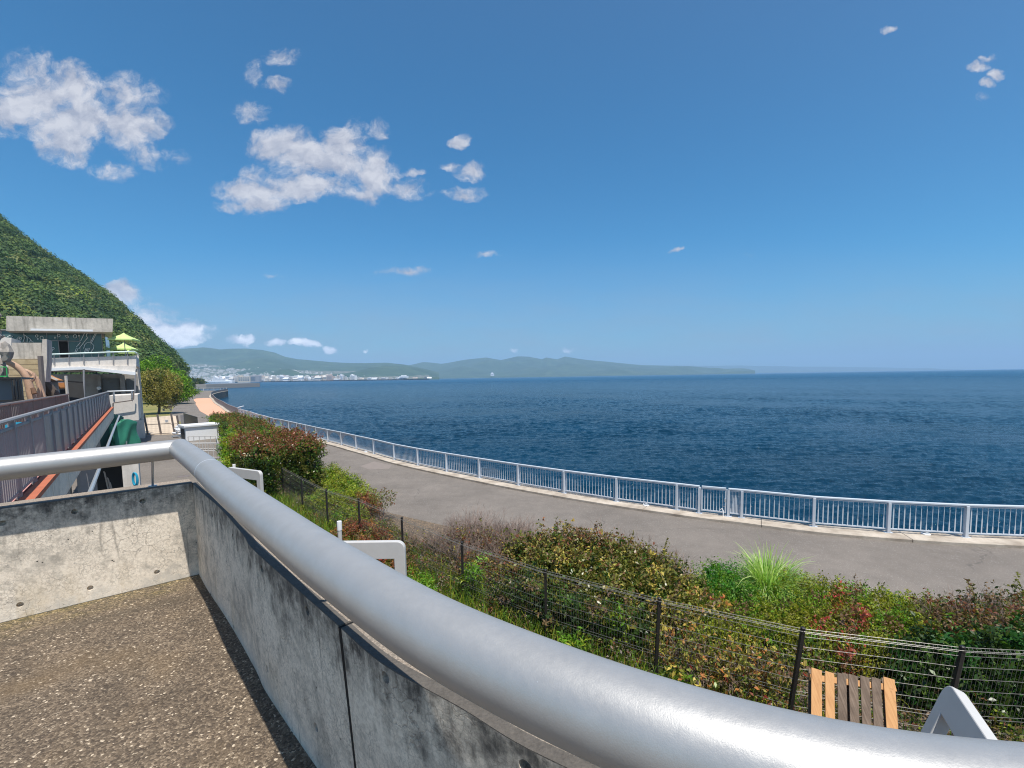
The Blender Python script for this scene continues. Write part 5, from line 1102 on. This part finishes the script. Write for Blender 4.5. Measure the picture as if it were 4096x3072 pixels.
# below the bridge, seen under the straight tube
up_ = thing('store_wall', 'pale concrete pier beside a dark opening under the footbridge', 'wall', at(495, 17)); b = MB(); fz(b, 459, 529, 0, 2.7, 17, .8); b.build('pier', m_conc2, up_, bevel=.02)
b = MB(); fz(b, 340, 462, 0, 2.6, 18.2, .2); b.build('dark_recess', m_int, up_)
b = MB(); fz(b, 285, 352, 0, 2.7, 17, .2); b.build('grey_door', m_panel, up_)
b = MB(); fz(b, 284, 530, 2.7, 2.85, 16.95, 1.6); b.build('lintel', m_dark_conc, up_)
b = MB()
for x, y in ((418,1890),(432,1915),(440,1932)): b.tube([at(x, 17.6, 0), D(x, y, 17.6), D(x-4, y-4, 17.6)], .025, 6)
b.build('pipes', m_conc2, up_, True)
rp = thing('rope_coil', 'bright blue rope coil hanging at the corner of the pale pier', 'rope', D(540, 1915, 16.7)); b = MB(); g = np.random.default_rng(2)
for k in range(6): c = D(541, 1915, 16.75); w_ = .075+.02*g.random(); h_ = .23+.03*g.random(); o_ = g.normal(0, .015, 3); b.tube([c+o_+np.array([w_*math.sin(a), .02*k*.3, h_*math.cos(a)-.02]) for a in np.linspace(0, 6.283, 19)], .016, 6, False)
b.build('coil', m_blue, rp, True)
D = D0; WV = np.array([0, 1., 0]); WE = np.array([1., 0, 0])
# yard: tarpaulins, gate, hut, trolley, guard rail
def drape(name, label, x0, y0, x1, y, dy, mt, seed, yb=0.):
    a = D(x0, y0, y); c = D(x1, y0, y); t = thing(name, label, 'tarpaulin', ((a[0]+c[0])/2, y, 0)); g = np.random.default_rng(seed); nu, nv = 60, 26; V = []
    W, Hh = (c[0]-a[0])*.78, a[2]; cx_ = (a[0]+c[0])/2*(y+dy*.5)/y
    for j in range(nv):
        f = j/(nv-1)
        for i in range(nu):
            u = 2*math.pi*i/nu; s_ = .5/max(abs(math.cos(u)), abs(math.sin(u)), .72)
            if f < .3: rr = f/.3*.92; z = Hh*(1.0+.04*math.cos(2*u)-.03*f+.03*math.sin(3*u+5*f))
            else: q = (f-.3)/.7; rr = .92+.10*q*(1+.8*math.sin(u*9+seed))+.10*math.sin(q*7+3*math.sin(u*2)); z = Hh*(.97-.80*q)+.10*Hh*math.sin(u*5+q*3)*q
            V.append((cx_+W*s_*rr*math.cos(u), y+dy/2+dy*s_*rr*math.sin(u), max(z, .05)))
    F = [(j*nu+i, j*nu+(i+1) % nu, (j+1)*nu+(i+1) % nu, (j+1)*nu+i) for j in range(nv-1) for i in range(nu)]+[tuple(range(nu))]
    MB().add(V, F).build('cover', mt, t, True); return t
t = drape('tarpaulin', 'green tarpaulin draped over a loaded cart below the landing', 449, 1692, 523, 32.6, 2.0, m_tarp, 4)
b = MB(); c = at(486, 33.4)
for sx in (-.55, .55): b.lathe(c+[sx, -.9, .0], [(.12, .0), (.12, .08)], 10); b.bar(c+[sx, -.9, .05], c+[sx, -.9, .4], .05, .05, (0, 1, 0))
b.bar(c+[.8, -1.1, .1], c+[.95, -1.1, 1.5], .05, .05, (0, 1, 0)); b.build('cart', m_steel, t)
drape('tarpaulin', 'dark green tarpaulin in the shade of the footbridge, left of the bright one', 385, 1672, 452, 31.5, 2.6, m_tarpd, 9)
wg = thing('wire_gate', 'brown framed wire gate closing the yard before the lawn', 'gate', at(630, 49.5)); 
for x, y0 in ((576,1658),(629,1656),(684,1654),(707,1662)): MB().bar(D(x, y0, 49.5), at(x, 49.5, 0), .14, .12, (0, 1, 0)).build('post', m_brownrail, wg)
b = MB()
for (xa, ya), (xc, yc) in (((576,1700),(684,1693)), ((576,1739),(684,1732)), ((684,1697),(707,1695))): b.bar(D(xa, ya, 49.5), D(xc, yc, 49.5), .06, .06)
b.build('rails', m_brownrail, wg); b = MB()
for x in np.arange(580, 684, 5.2): b.cyl(D(x, 1664, 49.5), D(x, 1738, 49.5), .006, 3)
for y in np.arange(1666, 1738, 7): b.cyl(D(577, y+1, 49.5), D(683, y-5, 49.5), .006, 3)
b.build('wire_mesh', m_greyrail, wg)
sg_ = thing('gate_sign', 'small white notice fixed to the wire gate', 'sign', D(655, 1684, 49.4)); b = MB(); frect(b, 649, 1679, 661, 1690, 49.38, .03); b.build('board', m_white, sg_); b = MB()
for y in (1682, 1685, 1688): frect(b, 650.5, y-.4, 659.5, y+.4, 49.37, .008)
b.build('text_lines', m_greyrail, sg_)
c_ = np.array([.58, -.81]); r_ = np.array([.81, .58]); a13 = math.radians(14); n1 = math.cos(a13)*c_+math.sin(a13)*r_; e1 = np.array([-n1[1], n1[0]]); e1 = e1 if e1@r_ > 0 else -e1
kc = np.array([at(729, 43.3)[0], 43.3]); hut = thing('hut', 'low white utility hut with a flat overhanging roof beside the clipped hedge', 'hut', (*kc, 0)); ha = math.atan2(e1[1], e1[0]); Wd, Dp, Hh = 2.75, 1.7, 1.32
cc = kc+e1*Wd/2-n1*Dp/2; b = MB(); b.box((*cc, Hh/2), (Wd, Dp, Hh), ha); b.build('walls', m_white, hut, bevel=.02); b = MB(); b.box((*cc, Hh+.10), (Wd+.28, Dp+.28, .2), ha); b.build('roof', m_white, hut, bevel=.03)
q = kc-e1*.02-n1*Dp*.5; b = MB(); b.box((*q, .62), (.05, 1.05, 1.1), ha); b.build('opening', m_int, hut)
b = MB(); q = kc+e1*(Wd-.12)+n1*.06; b.box((*q, .95), (.10, .10, .35), ha); b.tube([np.array([*q, .8]), np.array([*q, .05])], .03, 6); b.build('meter_pipe', m_greyrail, hut)
tr_ = thing('trolley', 'small hand trolley stacked with white sacks in front of the hut', 'trolley', at(696, 46.8)); c = at(696, 46.8); b = MB(); g = np.random.default_rng(6)
for k in range(4): lumps(b, c+[0, 0, .32+.2*k], (.42, .3, .2), 2, g, 2)
b.build('sacks', m_white, tr_, True); b = MB(); b.box(c+[0, 0, .14], (.9, .6, .05))
for sx in (-.35, .35): b.tube([c+[sx, -.3, .07], c+[sx, -.22, .07]], .07, 10)
b.bar(c+[.45, 0, .15], c+[.5, 0, 1.0], .04, .04, (0, 1, 0)); b.build('frame', m_steel, tr_)
gr_ = thing('guard_rail', 'white tubular guard rail enclosure in front of the hut', 'railing', at(800, 34)); b = MB(); zt = 1.15; A, B_, C_, E_ = at(752, 33.2), at(857, 33.2), at(850, 37.6), at(737, 37.6)
for z in (zt, .62, .12):
    for p, q in ((A, B_), (B_, C_), (C_, E_)): b.cyl(p+[0, 0, z], q+[0, 0, z], .03, 6)
b.build('rails', m_finwhite, gr_); b = MB()
for p, q, n in ((A, B_, 5), (C_, E_, 5)):
    for k in range(n+1): w_ = p*(1-k/n)+q*k/n; b.cyl(w_, w_+[0, 0, zt], .028, 6)
for k in range(12): w_ = B_*(1-k/12)+C_*k/12; b.cyl(w_+[0, 0, .1], w_+[0, 0, zt], .018, 5)
b.build('uprights', m_finwhite, gr_)
mh = thing('manhole_cover', 'round rusty manhole cover in the yard asphalt below the tube corner', 'manhole', G(733, 1906, 0)); MB().lathe(G(733, 1906, 0), [(.34, -.02), (.34, .008), (.30, .012), (.30, .008), (.02, .010)], 28).build('cover', m_brownrail, mh)
pf = thing('panel_fence', 'short grey board fence between the wire gate and the clipped hedge', 'fence', at(725, 52)); b = MB(); frect(b, 712, 1660, 735, ground_py(722, 52), 52, .08); b.build('grey_panel', m_greyrail, pf); b = MB(); b.bar(D(736, 1672, 51.8)*[1, 1, 1], D(790, 1690, 45.5), .06, 1.1); b.build('dark_panel', m_black, pf)
bn = []
for x, y, lb in ((690, 1622, 'low dark bench on the lawn in the shade of the second tree'), (668, 1643, 'low dark bench on the lawn beside the olive tree')):
    p = G(x, y, 0); t = thing('bench', lb, 'bench', p, 'benches on the lawn'); MB().box(p+[0, 0, .42], (1.7, .5, .07)).build('seat', m_bark, t); MB().box(p+[0, .3, .75], (1.7, .06, .4)).build('backrest', m_bark, t); b = MB(); 
    for s_ in (-.7, .7): MB().box(p+[s_, .05, .2], (.08, .5, .38)).build('leg', m_greyrail, t)
# ------------------------------------------------------------------ wooded hill
HP = np.array([(-500,560),(-200,720),(0,862),(93,940),(185,1015),(278,1074),(323,1103),(445,1190),(538,1276),(588,1332),(655,1400),(705,1455),(730,1490),(745,1522),(752,1534)], float)
def hill_pt(px, v):
    """v 0 at the foot, 1 at the ridge, up to 1.15 beyond it"""
    py = np.interp(px, HP[:, 0], HP[:, 1]); yr = np.interp(px, [-500, 300, 752], [520, 430, 300]); yf = np.interp(px, [-500, 300, 752], [150, 170, 215]); vv = np.minimum(v, 1.)
    y = yf+(yr-yf)*v; d = RT[0]; 
    hor = 1507+.0159*(2048-px); zr = np.maximum(1.5, (hor-py)*yr/FPX+5.6-6.0)
    z = zr*np.where(v <= 1, 1-(1-vv)**1.35, 1-(v-1)*1.2); x = (px-2048)/FPX*y*1.0
    return np.stack([x, y, z], -1)
pxs = np.linspace(-480, 752, 90); vs = np.linspace(0, 1.4, 40); PX, VS = np.meshgrid(pxs, vs, indexing='ij'); V = hill_pt(PX.ravel(), VS.ravel()); V[:, 2] += .6*np.sin(V[:, 0]*.13)*np.cos(V[:, 1]*.11)*(VS.ravel() > .02)
idx = np.arange(90*40).reshape(90, 40); F = np.stack([idx[:-1, :-1], idx[1:, :-1], idx[1:, 1:], idx[:-1, 1:]], -1).reshape(-1, 4)
tag(np_mesh('hill', V, F, m_mtn, None, True), kind='structure')
g = np.random.default_rng(77); NT_ = 2600
px = g.uniform(-330, 751, NT_); v = np.concatenate([g.random(NT_-600)**.85, np.full(600, 1.)+g.normal(0, .008, 600)]); c = hill_pt(px, v)
rr = g.uniform(3.4, 8.2, NT_)*np.clip((c[:, 2]+8)/18, .55, 1.); hue = g.random(NT_)
hc = np.array([(.026, .062, .017), (.050, .098, .023), (.082, .135, .029), (.125, .175, .034), (.15, .165, .05), (.20, .235, .045)]); ci = g.choice(6, NT_, p=[.26, .29, .24, .12, .06, .03])
per = 170; d = unit(g.normal(size=(NT_, per, 3))); d[..., 2] = np.abs(d[..., 2])*1.0-.15; d = unit(d)
P = c[:, None, :]+d*rr[:, None, None]*g.uniform(.72, 1.08, (NT_, per, 1))*np.array([1, 1, .92])+np.array([0, 0, 1.])*(rr*.55)[:, None, None]
P = P.reshape(-1, 3); N = d.reshape(-1, 3); V, F = leaves(P, N, 1.3, g, 1., .16, .06); hcc = hc[ci]*g.uniform(.8, 1.25, (NT_, 1)); jl = np.argmin(np.abs((2048+FPX*c[:, 0]/c[:, 1])-338)+np.abs((1533-FPX*(c[:, 2]+rr*.5-5.6)/c[:, 1])-1208)); hcc[jl] = (.36, .44, .05); cc_ = np.repeat(hcc, per, 0)*g.uniform(.82, 1.18, (len(P), 1))
tag(np_mesh('hill_forest', V, F, m_forest, None, False, cc_), kind='stuff')
# ------------------------------------------------------------------ town and mountains across the bay
def ridge_mesh(name, prof, y0, y1, ztop, power, mt, n=160, m=26, rough=10.):
    prof = np.array(prof, float); px = np.linspace(prof[0, 0], prof[-1, 0], n); t = np.concatenate([np.linspace(0, 1, m), np.linspace(1.06, 1.5, 6)]); PX, T = np.meshgrid(px, t, indexing='ij')
    py = np.interp(PX, prof[:, 0], prof[:, 1]); hor = 1507+.0159*(2048-PX); zr = (hor-py)*y1/FPX+5.6; Y = y0+(y1-y0)*T; X = (PX-2048)/FPX*Y
    gg = np.random.default_rng(len(prof)); nz = np.zeros_like(X)
    for _ in range(14): L = gg.uniform(180, 1300); a = gg.uniform(0, 6.28); nz += np.sin(6.28/L*(X*math.cos(a)+Y*math.sin(a))+gg.uniform(0, 6))*L/900
    Zv = np.where(T <= 1, zr*np.minimum(T, 1)**power, zr*(1-(T-1)*1.6)); Zv += nz*rough*np.clip(T*(1.05-np.minimum(T, 1)*1.0)*4, 0, 1); Zv = np.where(T <= .001, -4., np.maximum(Zv, -3.))
    V = np.stack([X, Y, Zv], -1).reshape(-1, 3); k = len(t); idx = np.arange(n*k).reshape(n, k); F = np.stack([idx[:-1, :-1], idx[1:, :-1], idx[1:, 1:], idx[:-1, 1:]], -1).reshape(-1, 4)
    return tag(np_mesh(name, V, F, mt, None, True), kind='structure')
PA = [(420,1405),(560,1393),(700,1393),(780,1391),(830,1392),(895,1404),(930,1401),(1000,1396),(1060,1399),(1110,1410),(1150,1428),(1200,1439),(1260,1444),(1330,1448),(1450,1451),(1553,1453),(1628,1463),(1700,1475),(1760,1490)]
ridge_mesh('mountains', PA, 2600, 5200, 0, 1.55, m_mtn)
PB_ = [(1480,1490),(1560,1474),(1628,1463),(1699,1450),(1770,1457),(1851,1443),(1949,1431),(2008,1439),(2073,1426),(2117,1427),(2171,1437),(2187,1430),(2231,1437),(2263,1426),(2318,1436),(2400,1447),(2500,1455),(2592,1461),(2750,1468),(2880,1476),(2980,1484),(3020,1490)]
ridge_mesh('coastal_hills', PB_, 5000, 7200, 0, 1.2, m_mtn, n=320)
PC = [(2350,1470),(2592,1460),(2800,1464),(2962,1462),(3150,1466),(3333,1467),(3500,1470),(3703,1473),(3850,1479)]
ridge_mesh('far_hills', PC, 11500, 13500, 0, 1., m_mtn, rough=4)
ridge_mesh('wooded_knoll', [(1080,1503),(1100,1490),(1130,1478),(1165,1476),(1195,1484),(1225,1500)], 2950, 3150, 0, .8, m_mtn, 30, 8, 2.)
def land_z(px, y):
    t = (y-2600)/2600; py = np.interp(px, [q[0] for q in PA], [q[1] for q in PA]); zr = (1507+.0159*(2048-px)-py)*5200/FPX+5.6; return max(.5, zr*t**1.55)
# town ground: a thin skirt of streets over the lower slope
px = np.linspace(735, 1720, 80); yv = np.linspace(2600, 4100, 16); V = []; 
for a in px:
    for y in yv: V.append(((a-2048)/FPX*y, y, land_z(a, y)+1.5 if y < 4090 else land_z(a, y)-6))
idx = np.arange(80*16).reshape(80, 16); F = np.stack([idx[:-1, :-1], idx[1:, :-1], idx[1:, 1:], idx[:-1, 1:]], -1).reshape(-1, 4); tag(np_mesh('town_ground', V, F, m_cityland, None, True), kind='structure')
g = np.random.default_rng(31)
def block_mesh(kind):
    mb = MB(); 
    if kind == 0: mb.box((0, 0, .5), (1, .6, 1)); mb.box((.2, 0, 1.04), (.3, .3, .1))
    elif kind == 1: mb.box((0, 0, .42), (1, .6, .84)); mb.box((-.25, 0, .92), (.5, .6, .16)); mb.box((-.3, 0, 1.05), (.16, .3, .1))
    else: mb.prism([(-.5, -.35), (.5, -.35), (.5, .35), (-.5, .35)], 0, .62); mb.add([(-.55, -.4, .6), (.55, -.4, .6), (.55, .4, .6), (-.55, .4, .6), (-.55, 0, 1.), (.55, 0, 1.)], [(0, 1, 5, 4), (2, 3, 4, 5), (0, 4, 3), (1, 2, 5), (3, 2, 1, 0)])
    wn = MB()
    if kind < 2:
        for k in range(4): wn.box((0, -.301, .16+.2*k), (.86, .012, .075))
    return mb, wn
PROTO = []
for k in range(3):
    mb, wn = block_mesh(k); r = mb.build('town_building', m_bld, None); r['label'] = 'small pale building in the hazy town across the bay'; r['category'] = 'building'; r['group'] = 'buildings of the town across the bay'
    w_ = wn.build('window_bands', m_bldwin, r) if k < 2 else None; PROTO.append((r, w_))
used = [False]*3; town = []
for i in range(900):
    a = float(np.clip(745+abs(g.normal(0, 330)), 745, 1720)); t = g.random()**1.9*.52*(1 if a < 1250 else max(.08, 1-(a-1250)/380)); y = 2612+t*2600; town.append((y, a))
town.sort(); rest_v, rest_f = [], []; MBr = MB()
for i, (y, a) in enumerate(town):
    near = y < 2800; k = int(g.choice(3, p=[.5, .3, .2] if near else [.2, .2, .6])); w_ = g.uniform(14, 36) if near else g.uniform(9, 20); h = g.uniform(9, 34) if (near and 860 < a < 1420) else g.uniform(6, 13); z = land_z(a, y); x = (a-2048)/FPX*y; an = g.uniform(-.5, .5)
    if i < 285:
        r, wn = PROTO[k]
        if used[k]:
            q = r.copy(); COL.objects.link(q)
            if wn: s2 = wn.copy(); COL.objects.link(s2); s2.parent = q
            r = q
        used[k] = True; r.location = (x, y, z); r.scale = (w_, w_, h); r.rotation_euler = (0, 0, an)
    else: MBr.box((x, y, z+h*.4), (w_, w_*.6, h), an); MBr.box((x, y, z+h*.95), (w_*.5, w_*.4, h*.2), an)
m_far = mottled('far_house_walls', (.56, .55, .53), .8, .6, .02, 0, 0, .05)
tag(MBr.build('distant_houses', m_far), kind='stuff')
def big(name, label, boxes, mt, y, wins=()):
    t = thing(name, label, 'building', at(boxes[0][0], y, 0)); b = MB()
    for k, (x0, y0, x1, y1) in enumerate(boxes): frect(b, x0, y0, x1, y1, y+k*3, 22+k*2)
    b.build('walls', mt, t); b = MB()
    for q in wins: frect(b, *q, y-.6, 1.2)
    if wins: b.build('window_bands', m_bldwin, t)
    return t
big('ferry_terminal', 'long low white terminal on the waterfront of the town across the bay', [(829,1524,920,1534),(850,1516,902,1525),(905,1520,930,1531)], m_bwhite, 2560, [(852,1519,900,1520.5),(832,1528,915,1529.3)])
big('hotel', 'broad beige hotel block on the waterfront across the bay', [(951,1506,1000,1531),(957,1501,966,1508)], m_beige, 2570, [(955+9*k, 1510+5*j, 961+9*k, 1512.5+5*j) for k in range(5) for j in range(3)])
big('office_block', 'grey office block with a white end wall right of the beige hotel', [(1001,1504,1022,1529),(1023,1502,1039,1528)], mottled('office_grey', (.30, .29, .29), .7, .2, .05, 0), 2580, [(1003,1508+4*j,1020,1510+4*j) for j in range(4)])
big('white_hall', 'white hall standing alone on the shore near the right end of the town', [(1598,1504,1632,1511),(1606,1501,1624,1505)], m_bwhite, 2600, [(1601,1507,1629,1508)])
big('white_resort', 'small white resort building below the blue coastal hills', [(1963,1494,1977,1503),(1966,1490,1973,1496)], m_bwhite, 4990, [(1964,1497,1976,1498)])
# quay with trees between the point and the town
qy = 560.; q0, q1 = at(640, qy), at(824, qy); b = MB(); b.box(((q0[0]+q1[0])/2, qy+60, -.6), (q1[0]-q0[0], 120, 6.0)); tag(b.build('quay', m_dark_conc), 'dark stone quay jutting into the bay below the town', 'quay')
b = MB(); b.box(((q0[0]+q1[0])/2-6, qy-12, -3.2), (q1[0]-q0[0]-16, 16, 1.0)); tag(b.build('beach', m_bwhite), kind='structure')
for k, (px_, s_) in enumerate(((748, 6), (765, 5), (783, 5.5), (800, 4.5))):
    c = at(px_, qy+14+k*5); shrub('quay_tree', 'dark green tree on the stone quay, %s' % ('nearest the hill', 'second from the hill', 'third from the hill', 'nearest the tip')[k], 'tree', [(c[0], c[1], 5.5, s_*1.3, s_, 3.6)], 700, 1.6, [(DARK, 2), (GREEN, 1), (OLIVE, 1)], 'trees on the quay', 6., stems=1)
lp = thing('lamp_post', 'tall thin lamp post at the point beyond the leafy trees', 'lamp post', at(748, 240)); b = MB(); b.cyl(at(748, 240), D(748, 1487, 240), .14, 6); b.build('pole', m_greyrail, lp); b = MB(); e = D(748, 1488, 240); b.bar(e, e+[1.4, 0, .1], .25, .15); b.build('lamp_arm', m_greyrail, lp)
S.render.resolution_x = 1024; S.render.resolution_y = 768
S.view_settings.view_transform = 'Standard'; S.view_settings.look = 'None'; S.view_settings.gamma = 1; S.view_settings.exposure = EXPO
try: S.cycles.use_denoising = True; S.cycles.filter_width = 1.1; S.cycles.use_adaptive_sampling = False; S.cycles.sample_clamp_indirect = 6; S.cycles.max_bounces = 8; S.cycles.transparent_max_bounces = 16; S.cycles.volume_bounces = 1
except Exception: pass
